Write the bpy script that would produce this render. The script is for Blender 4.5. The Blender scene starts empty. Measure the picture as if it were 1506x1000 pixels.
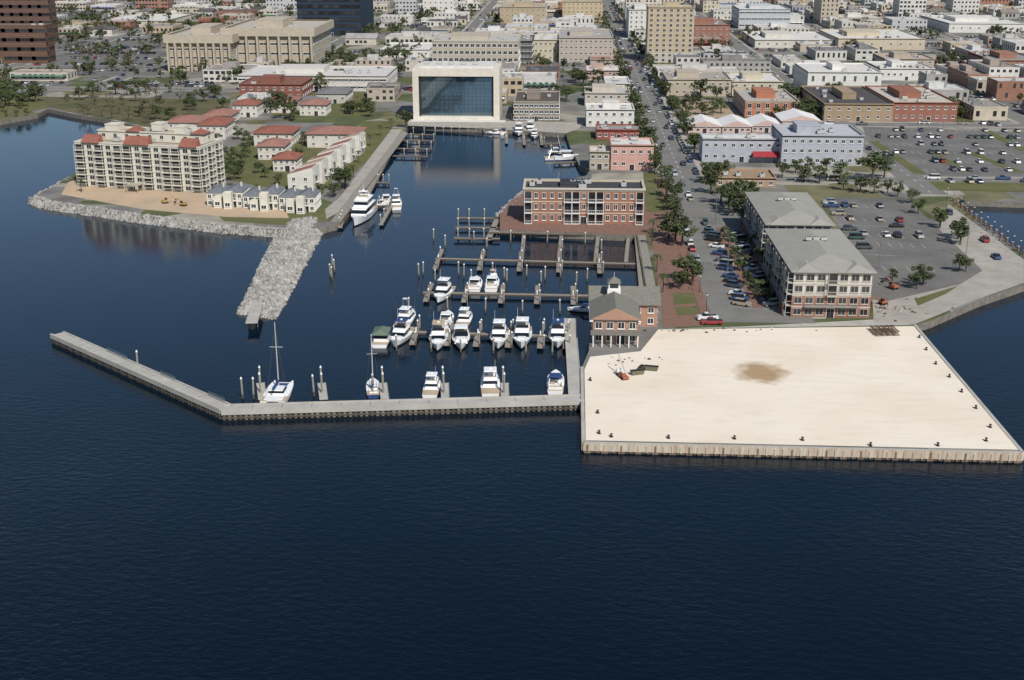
import bpy, math, random
from mathutils import Vector, Euler
R=random.Random(7)
pi=math.pi
# ---------------------------------------------------------------- survey helpers
# aerial survey geometry (metres): turns a measured sight line into the place on the ground it meets
F=1800.0; PITCH=math.atan(624/1800); YAW=math.radians(2.46); CZ=97.0; LZ=2.0
RM=Euler((pi/2-PITCH,0,YAW)).to_matrix()
def ray(u,v): return RM@Vector(((u-753)/F,(500-v)/F,-1))
def G(u,v,z=LZ):
    d=ray(u,v); t=(z-CZ)/d.z
    return (d.x*t,d.y*t)
def HH(x,y,u,v):
    d=ray(u,v); return CZ+d.z/math.hypot(d.x,d.y)*math.hypot(x,y)
COL=bpy.context.scene.collection
# ---------------------------------------------------------------- materials
def nt(name):
    m=bpy.data.materials.new(name); m.use_nodes=True
    n=m.node_tree.nodes; l=m.node_tree.links
    return m,n,l,n['Principled BSDF']
def mat(name,c,rough=.85,var=.25,scale=.4,met=0,spec=.3,c2=None,objcol=False,rnd=0,bump=0,stretch=None):
    m,n,l,b=nt(name)
    b.inputs['Roughness'].default_value=rough; b.inputs['Metallic'].default_value=met
    b.inputs['Specular IOR Level'].default_value=spec
    tc=n.new('ShaderNodeTexCoord')
    nz=n.new('ShaderNodeTexNoise'); nz.inputs['Scale'].default_value=scale; nz.inputs['Detail'].default_value=6; nz.inputs['Roughness'].default_value=.65
    if stretch:
        mp=n.new('ShaderNodeMapping'); mp.inputs['Scale'].default_value=stretch; l.new(tc.outputs['Object'],mp.inputs[0]); l.new(mp.outputs[0],nz.inputs['Vector'])
    else: l.new(tc.outputs['Object'],nz.inputs['Vector'])
    r=n.new('ShaderNodeMapRange'); r.inputs[1].default_value=.3; r.inputs[2].default_value=.7
    l.new(nz.outputs['Fac'],r.inputs[0])
    mx=n.new('ShaderNodeMix'); mx.data_type='RGBA'
    l.new(r.outputs[0],mx.inputs[0])
    if objcol:
        oi=n.new('ShaderNodeObjectInfo')
        m2=n.new('ShaderNodeMix'); m2.data_type='RGBA'; m2.blend_type='MULTIPLY'; m2.inputs[0].default_value=1
        l.new(oi.outputs['Color'],m2.inputs[6]); m2.inputs[7].default_value=(1-var,)*3+(1,)
        l.new(m2.outputs[2],mx.inputs[6]); l.new(oi.outputs['Color'],mx.inputs[7])
    else:
        d=c2 if c2 else tuple(x*(1-var) for x in c)
        mx.inputs[6].default_value=(*d,1); mx.inputs[7].default_value=(*c,1)
    out=mx.outputs[2]
    if rnd:
        oi=n.new('ShaderNodeObjectInfo'); mr=n.new('ShaderNodeMapRange'); mr.inputs[3].default_value=1-rnd; mr.inputs[4].default_value=1+rnd
        l.new(oi.outputs['Random'],mr.inputs[0])
        hs=n.new('ShaderNodeHueSaturation'); l.new(mr.outputs[0],hs.inputs['Value']); l.new(out,hs.inputs['Color']); out=hs.outputs[0]
    l.new(out,b.inputs['Base Color'])
    if bump:
        bp=n.new('ShaderNodeBump'); bp.inputs['Strength'].default_value=bump; bp.inputs['Distance'].default_value=.3
        l.new(nz.outputs['Fac'],bp.inputs['Height']); l.new(bp.outputs[0],b.inputs['Normal'])
    return m
_mc={}
def cm(c,rough=.85,var=.2,scale=.35):
    k=(c,rough)
    if k not in _mc: _mc[k]=mat('painted_surface',c,rough,var,scale,spec=.15)
    return _mc[k]
WHITE=mat('white_paint',(.78,.77,.74),.5,.08,.8)
GEL=mat('white_gelcoat',(.84,.84,.82),.25,.06,.5,spec=.5)
DARK=mat('dark_trim',(.03,.03,.035),.5)
GLASS=mat('window_glass',(.045,.05,.055),.12,.5,.15,spec=.5,rnd=.5)
BGL=mat('boat_glass',(.012,.016,.022),.1,.3,spec=.6)
TAN=mat('tan_seat',(.5,.4,.28),.8)
STEEL=mat('steel',(.5,.5,.5),.35,met=.8)
CONC=mat('concrete',(.48,.46,.41),.9,.28,.22)
CONCD=mat('weathered_concrete',(.24,.22,.185),.9,.5,.6)
WOOD=mat('weathered_wood',(.32,.295,.25),.9,.35,1.2)
WOODD=mat('dark_piling_wood',(.12,.1,.08),.9,.4,1)
BRICKP=mat('brick_paving',(.25,.145,.11),.9,.3,.5)
ASPH=mat('asphalt',(.2,.193,.178),.92,.3,.08,c2=(.13,.126,.12),spec=.1)
ASPR=mat('road_asphalt',(.22,.215,.2),.92,.25,.12,spec=.1)
SIDE=mat('pavement_concrete',(.42,.39,.34),.9,.28,.2,spec=.1)
GRASS=mat('grass',(.09,.115,.038),.95,.3,.12,c2=(.165,.145,.075),spec=.1)
MARSH=mat('marsh_grass',(.16,.14,.08),.95,.3,.06,c2=(.08,.085,.04),spec=.1)
DIRT=mat('bare_earth',(.54,.4,.27),.95,.3,.1,c2=(.42,.33,.23),spec=.1)
TANLOT=mat('tan_lot',(.42,.33,.23),.95,.3,.08,spec=.1)
MARK=mat('road_paint',(.6,.6,.57),.8)
ROCK=mat('riprap_stone',(.5,.485,.45),.95,.5,.55,c2=(.17,.16,.145),spec=.1)
PAINT=mat('vehicle_paint',(1,1,1),.25,.05,.5,objcol=True,spec=.6)
WALLO=mat('wall_paint',(1,1,1),.85,.25,.25,objcol=True,spec=.15)
ROOFO=mat('roof_surface',(1,1,1),.85,.4,.2,objcol=True,spec=.15)
TYRE=mat('tyre_rubber',(.02,.02,.02),.9)
BARK=mat('bark',(.12,.09,.07),.95)
def leafmat(name,a,b_):
    return mat(name,a,.8,.3,.35,c2=b_,rnd=.25,spec=.15)
LEAF=leafmat('foliage',(.1,.12,.05),(.045,.06,.026))
LEAFB=leafmat('brown_foliage',(.17,.14,.09),(.09,.08,.045))
RED=mat('red_tile',(.33,.135,.1),.9,.35,.6,spec=.05)
def ground_mat():
    m,n,l,b=nt('town_ground'); b.inputs['Roughness'].default_value=.95; b.inputs['Specular IOR Level'].default_value=.1
    tc=n.new('ShaderNodeTexCoord')
    v=n.new('ShaderNodeTexVoronoi'); v.inputs['Scale'].default_value=.03; v.distance='CHEBYCHEV'
    l.new(tc.outputs['Object'],v.inputs['Vector'])
    sx=n.new('ShaderNodeSeparateColor'); l.new(v.outputs['Color'],sx.inputs[0])
    cr=n.new('ShaderNodeValToRGB'); e=cr.color_ramp; e.interpolation='CONSTANT'
    e.elements[0].color=(.19,.185,.17,1); e.elements[1].position=.35; e.elements[1].color=(.1,.115,.055,1)
    for p,c in((.52,(.3,.28,.23,1)),(.7,(.16,.155,.145,1)),(.86,(.16,.15,.085,1))):
        x=e.elements.new(p); x.color=c
    l.new(sx.outputs[0],cr.inputs[0])
    nz=n.new('ShaderNodeTexNoise'); nz.inputs['Scale'].default_value=.08; nz.inputs['Detail'].default_value=8
    l.new(tc.outputs['Object'],nz.inputs['Vector'])
    mx=n.new('ShaderNodeMix'); mx.data_type='RGBA'; mx.blend_type='OVERLAY'; mx.inputs[0].default_value=.7
    l.new(cr.outputs[0],mx.inputs[6]); l.new(nz.outputs['Fac'],mx.inputs[7])
    l.new(mx.outputs[2],b.inputs['Base Color']); return m
GROUND=ground_mat()
def sand_mat(cx,cy):
    m,n,l,b=nt('pale_sand'); b.inputs['Roughness'].default_value=.95; b.inputs['Specular IOR Level'].default_value=.05
    tc=n.new('ShaderNodeTexCoord')
    nz=n.new('ShaderNodeTexNoise'); nz.inputs['Scale'].default_value=.05; nz.inputs['Detail'].default_value=9; nz.inputs['Roughness'].default_value=.55
    l.new(tc.outputs['Object'],nz.inputs['Vector'])
    cr=n.new('ShaderNodeValToRGB'); cr.color_ramp.elements[0].position=.3; cr.color_ramp.elements[1].position=.62
    cr.color_ramp.elements[0].color=(.74,.64,.505,1); cr.color_ramp.elements[1].color=(.8,.72,.6,1)
    l.new(nz.outputs['Fac'],cr.inputs[0])
    mp=n.new('ShaderNodeMapping'); mp.inputs['Location'].default_value=(-cx/5.4,-cy/6.2,0); mp.inputs['Scale'].default_value=(1/5.4,1/6.2,0)
    l.new(tc.outputs['Object'],mp.inputs[0])
    ln=n.new('ShaderNodeVectorMath'); ln.operation='LENGTH'; l.new(mp.outputs[0],ln.inputs[0])
    n2=n.new('ShaderNodeTexNoise'); n2.inputs['Scale'].default_value=.35; n2.inputs['Detail'].default_value=8
    l.new(tc.outputs['Object'],n2.inputs['Vector'])
    ad=n.new('ShaderNodeMath'); ad.operation='MULTIPLY_ADD'; l.new(n2.outputs['Fac'],ad.inputs[0]); ad.inputs[1].default_value=1.3; l.new(ln.outputs['Value'],ad.inputs[2])
    mr=n.new('ShaderNodeMapRange'); mr.inputs[1].default_value=1.25; mr.inputs[2].default_value=1.9; mr.inputs[3].default_value=.9; mr.inputs[4].default_value=0
    l.new(ad.outputs[0],mr.inputs[0])
    mx=n.new('ShaderNodeMix'); mx.data_type='RGBA'; l.new(mr.outputs[0],mx.inputs[0]); l.new(cr.outputs[0],mx.inputs[6]); mx.inputs[7].default_value=(.36,.24,.12,1)
    n3=n.new('ShaderNodeTexNoise'); n3.inputs['Scale'].default_value=.5; n3.inputs['Detail'].default_value=5
    mp3=n.new('ShaderNodeMapping'); mp3.inputs['Scale'].default_value=(.3,1,1); mp3.inputs['Rotation'].default_value=(0,0,.3); l.new(tc.outputs['Object'],mp3.inputs[0]); l.new(mp3.outputs[0],n3.inputs['Vector'])
    r3=n.new('ShaderNodeMapRange'); r3.inputs[1].default_value=.3; r3.inputs[2].default_value=.5; r3.inputs[3].default_value=.93; r3.inputs[4].default_value=1
    l.new(n3.outputs['Fac'],r3.inputs[0])
    m3=n.new('ShaderNodeMix'); m3.data_type='RGBA'; m3.blend_type='MULTIPLY'; m3.inputs[0].default_value=1
    l.new(mx.outputs[2],m3.inputs[6]); l.new(r3.outputs[0],m3.inputs[7])
    l.new(m3.outputs[2],b.inputs['Base Color']); return m
def water_mat():
    m,n,l,b=nt('harbour_water')
    b.inputs['Roughness'].default_value=.05; b.inputs['IOR'].default_value=1.33
    tc=n.new('ShaderNodeTexCoord')
    mp=n.new('ShaderNodeMapping'); mp.inputs['Scale'].default_value=(.55,1,1); mp.inputs['Rotation'].default_value=(0,0,.35); l.new(tc.outputs['Object'],mp.inputs[0])
    a=n.new('ShaderNodeTexNoise'); a.inputs['Scale'].default_value=.8; a.inputs['Detail'].default_value=6; a.inputs['Roughness'].default_value=.62
    l.new(mp.outputs[0],a.inputs['Vector'])
    sp=n.new('ShaderNodeSeparateXYZ'); l.new(tc.outputs['Object'],sp.inputs[0])
    mr=n.new('ShaderNodeMapRange'); mr.inputs[1].default_value=185; mr.inputs[2].default_value=290; mr.inputs[3].default_value=.5; mr.inputs[4].default_value=.1
    l.new(sp.outputs[1],mr.inputs[0])
    # base colour grades from dark navy to a lighter blue with increasing Y
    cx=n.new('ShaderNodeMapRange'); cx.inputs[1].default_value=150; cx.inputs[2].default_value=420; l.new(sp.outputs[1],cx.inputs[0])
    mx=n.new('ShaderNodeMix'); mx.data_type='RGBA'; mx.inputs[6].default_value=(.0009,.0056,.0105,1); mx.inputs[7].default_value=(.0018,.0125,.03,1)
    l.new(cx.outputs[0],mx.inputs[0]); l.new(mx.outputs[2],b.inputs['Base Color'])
    g=n.new('ShaderNodeTexNoise'); g.inputs['Scale'].default_value=.018; g.inputs['Detail'].default_value=3; l.new(tc.outputs['Object'],g.inputs['Vector'])
    gr=n.new('ShaderNodeMapRange'); gr.inputs[1].default_value=.3; gr.inputs[2].default_value=.7; gr.inputs[3].default_value=.6; gr.inputs[4].default_value=1.2; l.new(g.outputs['Fac'],gr.inputs[0])
    mu=n.new('ShaderNodeMath'); mu.operation='MULTIPLY'; l.new(mr.outputs[0],mu.inputs[0]); l.new(gr.outputs[0],mu.inputs[1])
    bp=n.new('ShaderNodeBump'); bp.inputs['Distance'].default_value=.3
    l.new(mu.outputs[0],bp.inputs['Strength']); l.new(a.outputs['Fac'],bp.inputs['Height']); l.new(bp.outputs[0],b.inputs['Normal'])
    return m
# ---------------------------------------------------------------- mesh builder
class MB:
    def __init__(s): s.v=[];s.f=[];s.m=[];s.ms=[]
    def mi(s,m):
        if m not in s.ms: s.ms.append(m)
        return s.ms.index(m)
    def poly(s,pts,m):
        i=len(s.v); s.v+=[tuple(p) for p in pts]; s.f.append(tuple(range(i,i+len(pts)))); s.m.append(s.mi(m))
    def hexa(s,b,t,m,top=None,bot=True):
        i=len(s.v); s.v+=[tuple(p) for p in b]+[tuple(p) for p in t]
        k=len(b); a=s.mi(m); tt=s.mi(top) if top else a
        for j in range(k):
            j2=(j+1)%k; s.f.append((i+j,i+j2,i+k+j2,i+k+j)); s.m.append(a)
        s.f.append(tuple(range(i+k,i+2*k))); s.m.append(tt)
        if bot: s.f.append(tuple(range(i+k-1,i-1,-1))); s.m.append(a)
    def box(s,x0,y0,z0,x1,y1,z1,m,top=None,bot=True):
        s.hexa([(x0,y0,z0),(x1,y0,z0),(x1,y1,z0),(x0,y1,z0)],[(x0,y0,z1),(x1,y0,z1),(x1,y1,z1),(x0,y1,z1)],m,top,bot)
    def tbox(s,b,t,z0,z1,m,top=None):
        s.hexa([(b[0],b[1],z0),(b[2],b[1],z0),(b[2],b[3],z0),(b[0],b[3],z0)],[(t[0],t[1],z1),(t[2],t[1],z1),(t[2],t[3],z1),(t[0],t[3],z1)],m,top)
    def cyl(s,x,y,z0,z1,r0,r1,k,m,top=None):
        s.hexa([(x+r0*math.cos(2*pi*j/k),y+r0*math.sin(2*pi*j/k),z0) for j in range(k)],[(x+r1*math.cos(2*pi*j/k),y+r1*math.sin(2*pi*j/k),z1) for j in range(k)],m,top)
    def tube(s,a,b,r,m,k=4,r2=None):
        a=Vector(a);b=Vector(b);d=(b-a).normalized(); u=d.orthogonal().normalized(); w=d.cross(u); r2=r if r2 is None else r2
        s.hexa([a+(u*math.cos(2*pi*j/k)+w*math.sin(2*pi*j/k))*r for j in range(k)],[b+(u*math.cos(2*pi*j/k)+w*math.sin(2*pi*j/k))*r2 for j in range(k)],m)
    def ring(s,x0,y0,x1,y1,z0,z1,t,m):
        o=[(x0-t,y0-t),(x1+t,y0-t),(x1+t,y1+t),(x0-t,y1+t)]; q=[(x0,y0),(x1,y0),(x1,y1),(x0,y1)]
        for j in range(4):
            k=(j+1)%4
            s.poly([(*o[j],z0),(*o[k],z0),(*o[k],z1),(*o[j],z1)],m)
            s.poly([(*o[j],z1),(*o[k],z1),(*q[k],z1),(*q[j],z1)],m)
            s.poly([(*o[k],z0),(*o[j],z0),(*q[j],z0),(*q[k],z0)],m)
            if t<0: s.poly([(*q[j],z0),(*q[k],z0),(*q[k],z1),(*q[j],z1)],m)
    def hip(s,x0,y0,x1,y1,z,h,ov,m,gable=None,wall=None):
        x0-=ov;y0-=ov;x1+=ov;y1+=ov; w=x1-x0;d=y1-y0
        if gable is None:
            k=min(w,d)/2*.98
            if w>=d: a=(x0+k,(y0+y1)/2,z+h); b=(x1-k,(y0+y1)/2,z+h)
            else: a=((x0+x1)/2,y0+k,z+h); b=((x0+x1)/2,y1-k,z+h)
        elif gable=='x': a=(x0,(y0+y1)/2,z+h); b=(x1,(y0+y1)/2,z+h)
        else: a=((x0+x1)/2,y0,z+h); b=((x0+x1)/2,y1,z+h)
        c=[(x0,y0,z),(x1,y0,z),(x1,y1,z),(x0,y1,z)]
        wl=wall or m
        if (gable is None and w>=d) or gable=='x':
            s.poly([c[0],c[1],b,a],m); s.poly([c[2],c[3],a,b],m); s.poly([c[1],c[2],b],wl if gable else m); s.poly([c[3],c[0],a],wl if gable else m)
        else:
            s.poly([c[1],c[2],b,a],m); s.poly([c[3],c[0],a,b],m); s.poly([c[0],c[1],a],wl if gable else m); s.poly([c[2],c[3],b],wl if gable else m)
        s.poly([(x0,y0,z-.15),(x0,y1,z-.15),(x1,y1,z-.15),(x1,y0,z-.15)],m)
        for j in range(4):
            p=c[j];q=c[(j+1)%4]; s.poly([(p[0],p[1],z-.15),(q[0],q[1],z-.15),q,p],m)
    def mesh(s,name,smooth=False):
        me=bpy.data.meshes.new(name); me.from_pydata(s.v,[],s.f)
        for m in s.ms: me.materials.append(m)
        me.polygons.foreach_set('material_index',s.m)
        if smooth: me.polygons.foreach_set('use_smooth',[True]*len(s.f))
        me.update(); return me
def inst(name,me,parent=None,loc=(0,0,0),rz=0,sc=None,color=None,label=None,cat=None,group=None,kind=None):
    o=bpy.data.objects.new(name,me); COL.objects.link(o); o.location=loc
    if rz: o.rotation_euler=(0,0,rz)
    if sc: o.scale=sc if isinstance(sc,tuple) else (sc,sc,sc)
    if color: o.color=(*color,1)
    if parent: o.parent=parent
    if label: o['label']=label
    if cat: o['category']=cat
    if group: o['group']=group
    if kind: o['kind']=kind
    return o
def thing(name,label,cat,loc,rz=0,group=None,sc=None):
    o=inst(name,None,None,loc,rz,sc,None,label,cat,group); o.empty_display_size=.5; return o
def P3(u,v,z=LZ): x,y=G(u,v,z); return (x,y,z)
# ---------------------------------------------------------------- land, water
from mathutils.geometry import tessellate_polygon
left=[(-400,200),(0,178),(55,168),(70,160),(110,168),(160,176),(215,188),(200,212),(150,232),(108,256),(78,274),(48,289),(70,297),(200,316),(330,332),(415,338),(478,334),(500,328),(592,196),(600,184),(735,190),(832,196),(838,215),(852,243),(868,250),(862,258),(775,278),(750,296),(735,314),(735,338),(936,346),(950,430),(871,432),(866,516),(856,540),(858,651),(1504,666),(1345,478),(1368,472),(1440,441),(1508,418),(1640,420)]
out=[(-7000,G(-400,200)[1])]+[G(u,v) for u,v in left]+[(G(1640,420)[0],G(1640,420)[1]),(7000,G(1640,420)[1]),(7000,9000),(-7000,9000)]
hole=[G(*p) for p in [(1400,294),(1640,302),(1640,400),(1520,385),(1506,374)]]
def land():
    mb=MB(); loops=[[Vector((x,y,0)) for x,y in out],[Vector((x,y,0)) for x,y in hole]]
    tris=tessellate_polygon(loops); allp=out+hole
    mb.v=[(x,y,LZ) for x,y in allp]
    gi=mb.mi(GROUND); ci=mb.mi(CONCD)
    for t in tris: 
        a,b,c=[Vector(allp[i]) for i in t]
        cr=(b-a).cross(c-a)
        mb.f.append(tuple(t) if cr>0 else tuple(reversed(t))); mb.m.append(gi)
    for lp in (out,hole):
        n=len(lp)
        for i in range(n):
            p=lp[i];q=lp[(i+1)%n]
            mb.poly([(*p,-4),(*q,-4),(*q,LZ),(*p,LZ)],CONCD)
    inst('ground',mb.mesh('ground'),kind='structure')
land()
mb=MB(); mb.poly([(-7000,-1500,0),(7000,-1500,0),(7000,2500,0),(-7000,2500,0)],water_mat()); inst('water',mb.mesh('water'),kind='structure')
def patch(name,pts,m,dz=.02,world=False,h=None):
    w=pts if world else [G(*p) for p in pts]
    if sum(w[i][0]*w[(i+1)%len(w)][1]-w[(i+1)%len(w)][0]*w[i][1] for i in range(len(w)))<0: w=w[::-1]
    mb=MB()
    if h: mb.hexa([(x,y,LZ-.1) for x,y in w],[(x,y,LZ+h) for x,y in w],m,bot=False)
    else: mb.poly([(x,y,LZ+dz) for x,y in w],m)
    return inst(name,mb.mesh(name),kind='structure')
# ---------------------------------------------------------------- roads
PX=45.5
def rect(x0,y0,x1,y1): return [(x0,y0),(x1,y0),(x1,y1),(x0,y1)]
YM=G(200,131)[1]
NS=[(PX,15,G(1000,262)[1],3000)]+[(x,9,(YM if x<-60 else G(1000,180)[1]),3000) for x in (-84,-180,-275,-370,-465,-560,225,320,415,510,605,700)]+[(133,11,G(1385,284)[1]-2,3000)]
EWV=[100,76,57,42,29,18,9,1,-6,-14,-22,-30]
EW=[(G(1000,262)[1],9,62,800),(G(1000,181)[1],10,50,800),(YM,11,-800,-60)]+[(G(753,v)[1],9,-900,1000) for v in EWV]
for x,w,y0,y1 in NS:
    patch('pavement',rect(x-w/2-2.5,y0,x+w/2+2.5,y1),SIDE,.02,True)
    patch('road',rect(x-w/2,y0,x+w/2,y1),ASPR,.06,True)
for y,w,x0,x1 in EW:
    patch('pavement',rect(x0,y-w/2-2.5,x1,y+w/2+2.5),SIDE,.03,True)
    patch('road',rect(x0,y-w/2,x1,y+w/2),ASPR,.07,True)
mk=MB()
def dash(x0,y0,x1,y1,w=.25,dashl=0,z=LZ+.09):
    L=math.hypot(x1-x0,y1-y0); dx=(x1-x0)/L;dy=(y1-y0)/L; nx,ny=-dy*w/2,dx*w/2
    t=0; st=dashl or L
    while t<L-.01:
        e=min(t+st,L)
        a=(x0+dx*t,y0+dy*t);b=(x0+dx*e,y0+dy*e)
        mk.poly([(a[0]-nx,a[1]-ny,z),(b[0]-nx,b[1]-ny,z),(b[0]+nx,b[1]+ny,z),(a[0]+nx,a[1]+ny,z)],MARK)
        t+=st*(2.5 if dashl else 1)
yP0=G(1080,478)[1]; yP1=G(1000,262)[1]
dash(PX,yP1,PX,1500,.3,4)
dash(133,G(1385,284)[1],133,1000,.3,4)
for y,w,x0,x1 in EW[:5]: dash(x0,y,x1,y,.3,4)
bx0,bx1=37.5,62.5
patch('brick_plaza',[(958,338),(1012,300),(1052,478),(975,482)],BRICKP,.03)
patch('road',rect(bx0,yP0+2,bx1,yP1+4),ASPR,.055,True)
patch('median',rect(49.0,yP0+14,51.4,G(1060,335)[1]),BRICKP,0,True,h=.13)
for k in range(5):
    yy=yP0+16+k*14
    patch('brick_crossing',rect(43.6,yy+6,48.9,yy+9.5),BRICKP,.075,True); patch('brick_crossing',rect(51.5,yy+6,56.8,yy+9.5),BRICKP,.075,True)
patch('pavement',rect(bx1,yP0+6,bx1+3.2,yP1),SIDE,0,True,h=.13)
patch('pavement',rect(bx0-2.6,yP0+6,bx0,yP1),BRICKP,0,True,h=.13)
SAND=sand_mat(*G(1120,548))
patch('sand_fill',[(859.5,544),(868,525),(942,517),(968,485),(1344,480),(1498,662),(861.5,648)],SAND,.08)
patch('bare_earth',[(100,268),(120,262),(330,285),(420,310),(425,321),(330,319),(210,308),(90,286)],DIRT,.05)
patch('grass',[(300,300),(480,306),(484,325),(415,331),(330,325)],GRASS,.042)
patch('grass',[(532,178),(583,178),(560,215),(508,268),(498,258)],GRASS,.05)
patch('grass',[(330,225),(370,200),(520,225),(470,290),(320,262)],GRASS,.03)
patch('grass',[(60,142),(340,146),(330,180),(215,186),(160,174),(110,166),(72,158)],MARSH,.05)
patch('grass',[(-200,138),(60,142),(72,158),(0,174),(-200,186)],GRASS,.04)
patch('road',[(576,190),(592,190),(512,305),(480,322),(478,308),(500,290)],SIDE,.07)
patch('pavement',[(592,192),(600,196),(500,328),(486,326)],WOOD,.09)
patch('grass',[(1366,267),(1540,270),(1540,283),(1382,280)],GRASS,.1)
patch('car_park',[(1268,186),(1560,196),(1560,258),(1330,258),(1290,240)],ASPH,.045)
patch('car_park',[(1212,290),(1335,293),(1445,398),(1412,418),(1300,444),(1283,440)],ASPH,.05)
patch('apron',[(1283,440),(1300,444),(1412,418),(1445,398),(1380,340),(1395,300),(1506,382),(1506,416),(1440,439),(1345,477),(1285,474)],SIDE,.035)
patch('pavement',[(1100,480),(1285,470),(1345,478),(970,484)],CONC,.03)
patch('grass',[(1345,440),(1410,420),(1392,432),(1350,450)],GRASS,.06)
for a,b,w in(((1278,208),(1345,256),9),((1362,222),(1412,253),8),((1415,222),(1492,254),8),((1440,190),(1500,222),8)):
    patch('grass',[(a[0],a[1]),(a[0]+w*1.4,a[1]),(b[0]+w*2,b[1]),(b[0],b[1])],GRASS,0,h=.12)
patch('bare_earth',[(996,150),(1066,147),(1092,172),(1008,176)],TANLOT,.09)
patch('grass',[(946,253),(970,255),(980,312),(950,312)],GRASS,.05)
patch('grass',[(989,432),(1019,430),(1024,446),(992,448)],GRASS,.06); patch('grass',[(992,452),(1025,450),(1030,462),(996,464)],GRASS,.06)
patch('pavement',[(735,314),(750,297),(775,279),(972,285),(985,345),(936,346),(735,338)],BRICKP,.04)
patch('boardwalk',[(938,346),(949,346),(966,430),(952,430)],WOOD,.1)
patch('car_park',[(1370,75),(1640,80),(1640,172),(1440,168)],ASPH,.045)
patch('car_park',[(90,60),(240,62),(230,112),(60,112)],ASPH,.045)
patch('pavement',[(600,185),(735,190),(832,196),(850,190),(860,180),(600,176)],SIDE,.045)
patch('grass',[(400,132),(560,136),(545,172),(400,170)],GRASS,.033)
STREAK=mat('rust_streaked_concrete',(.6,.55,.46),.9,.3,1.0,c2=(.36,.25,.16),stretch=(1.6,1.6,.12))
def pierwall():
    t=thing('pier_wall','concrete bulkhead with rust-streaked face around pale sand fill','seawall',(0,0,0))
    pts=[G(*p) for p in [(856,540),(858,651),(1504,666),(1345,478)]]
    cap=MB(); sh=MB()
    rust=mat('rusty_sheet_pile',(.3,.22,.15),.85,.3,.5,c2=(.1,.07,.05))
    for a,b in zip(pts,pts[1:]):
        a=Vector(a);b=Vector(b);L=(b-a).length;d=(b-a)/L;n=Vector((d.y,-d.x))
        if n.dot(Vector((pts[0][0]+40,pts[0][1]-20))-a)>0: n=-n
        def sl(i,o,z0,z1,m,mt=None):
            q=[a-n*i,a+n*o,b+n*o,b-n*i]
            if (q[1]-q[0]).cross(q[2]-q[1])<0: q=q[::-1]
            cap.hexa([(p.x,p.y,z0) for p in q],[(p.x,p.y,z1) for p in q],m,mt)
        sl(.3,.35,.45,LZ+.17,STREAK,CONC)
        k=int(L/1.6)
        for i in range(k):
            c=a+d*(L*(i+.5)/k)
            q=[c-d*.14+n*.3,c+d*.14+n*.3,c+d*.14+n*.47,c-d*.14+n*.47]
            if (q[1]-q[0]).cross(q[2]-q[1])<0: q=q[::-1]
            cap.hexa([(p.x,p.y,.4) for p in q],[(p.x,p.y,LZ-.25) for p in q],STREAK if i%4 else rust)
            o=.1 if i%2 else .3
            q=[c-d*.75+n*.02,c+d*.75+n*.02,c+d*.6+n*o,c-d*.6+n*o]
            if (q[1]-q[0]).cross(q[2]-q[1])<0: q=q[::-1]
            sh.hexa([(p.x,p.y,-2) for p in q],[(p.x,p.y,.44-.002*(i%2)) for p in q],rust)
    inst('cap',cap.mesh('cap'),t); inst('sheet_piling',sh.mesh('sheet_piling'),t)
pierwall()
# ---------------------------------------------------------------- rocks
def rock(mb,x,y,z,r):
    a=R.random()*6.28; b=[];t=[]
    for j in range(5):
        an=2*pi*j/5+R.uniform(-.3,.3); q=r*R.uniform(.75,1.15)
        b.append((x+q*math.cos(an+a),y+q*math.sin(an+a),z-r*.5)); q*=R.uniform(.4,.8)
        t.append((x+q*math.cos(an+a),y+q*math.sin(an+a),z+r*R.uniform(.2,.85)))
    mb.hexa(b,t,ROCK,bot=False)
def riprap():
    mb=MB()
    L=[P3(415,334,0),P3(392,375,0),P3(352,462,0)]; Rr=[P3(480,330,0),P3(455,375,0),P3(404,470,0)]
    for i in range(2):
        for k in range(2300):
            s=R.random(); t=R.uniform(-.03,1.03); a=Vector(L[i]).lerp(Vector(L[i+1]),s); b=Vector(Rr[i]).lerp(Vector(Rr[i+1]),s); p=a.lerp(b,t)
            z=2.4*(1-min(1,abs(2*t-1))**2.2)-.15
            if i==1 and s>.9: z*=(1-s)/.1
            rock(mb,p.x,p.y,z+R.uniform(-.25,.35),R.choice((R.uniform(.3,.6),R.uniform(.5,1.15))))
    for i in range(2):
        a,b,c,d=[Vector(q) for q in (L[i],Rr[i],Rr[i+1],L[i+1])]
        m1=(a+b)/2+Vector((0,0,1.7)); m2=(c+d)/2+Vector((0,0,1.7 if i==0 else .3))
        for q in ((a,m1,m2,d),(m1,b,c,m2)): mb.poly(q,CONCD)
    inst('rock_jetty',mb.mesh('rock_jetty'),kind='stuff',label='mound of pale broken riprap rock jutting into the harbour',cat='rocks')
    mb=MB()
    ch=[(48,289),(70,297),(200,316),(330,332),(417,338)]
    for a,b in zip(ch,ch[1:]):
        A=Vector(G(*a));B=Vector(G(*b)); n=int((B-A).length*17)
        dd=(B-A).normalized(); nn=Vector((dd.y,-dd.x))
        mb.poly([(*(A-nn*.5),1.9),(*(A+nn*2.4),-.3),(*(B+nn*2.4),-.3),(*(B-nn*.5),1.9)],CONCD)
        for k in range(n):
            p=A.lerp(B,R.random()); t=R.uniform(-1.5,2.7); p=p+nn*t
            rock(mb,p.x,p.y,min(2.05,1.75-t*.75),R.uniform(.22,.65))
    for a,b in (((48,290),(80,273)),((80,273),(110,257)),((735,314),(772,280))):
        A=Vector(G(*a));B=Vector(G(*b))
        for k in range(int((B-A).length*9)):
            p=A.lerp(B,R.random()); rock(mb,p.x+R.uniform(-1.6,1),p.y+R.uniform(-1.5,1.5),R.uniform(.3,1.9),R.uniform(.25,.6))
    inst('shore_riprap',mb.mesh('shore_riprap'),kind='stuff',label='band of pale riprap stones along the shoreline',cat='rocks')
riprap()
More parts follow.
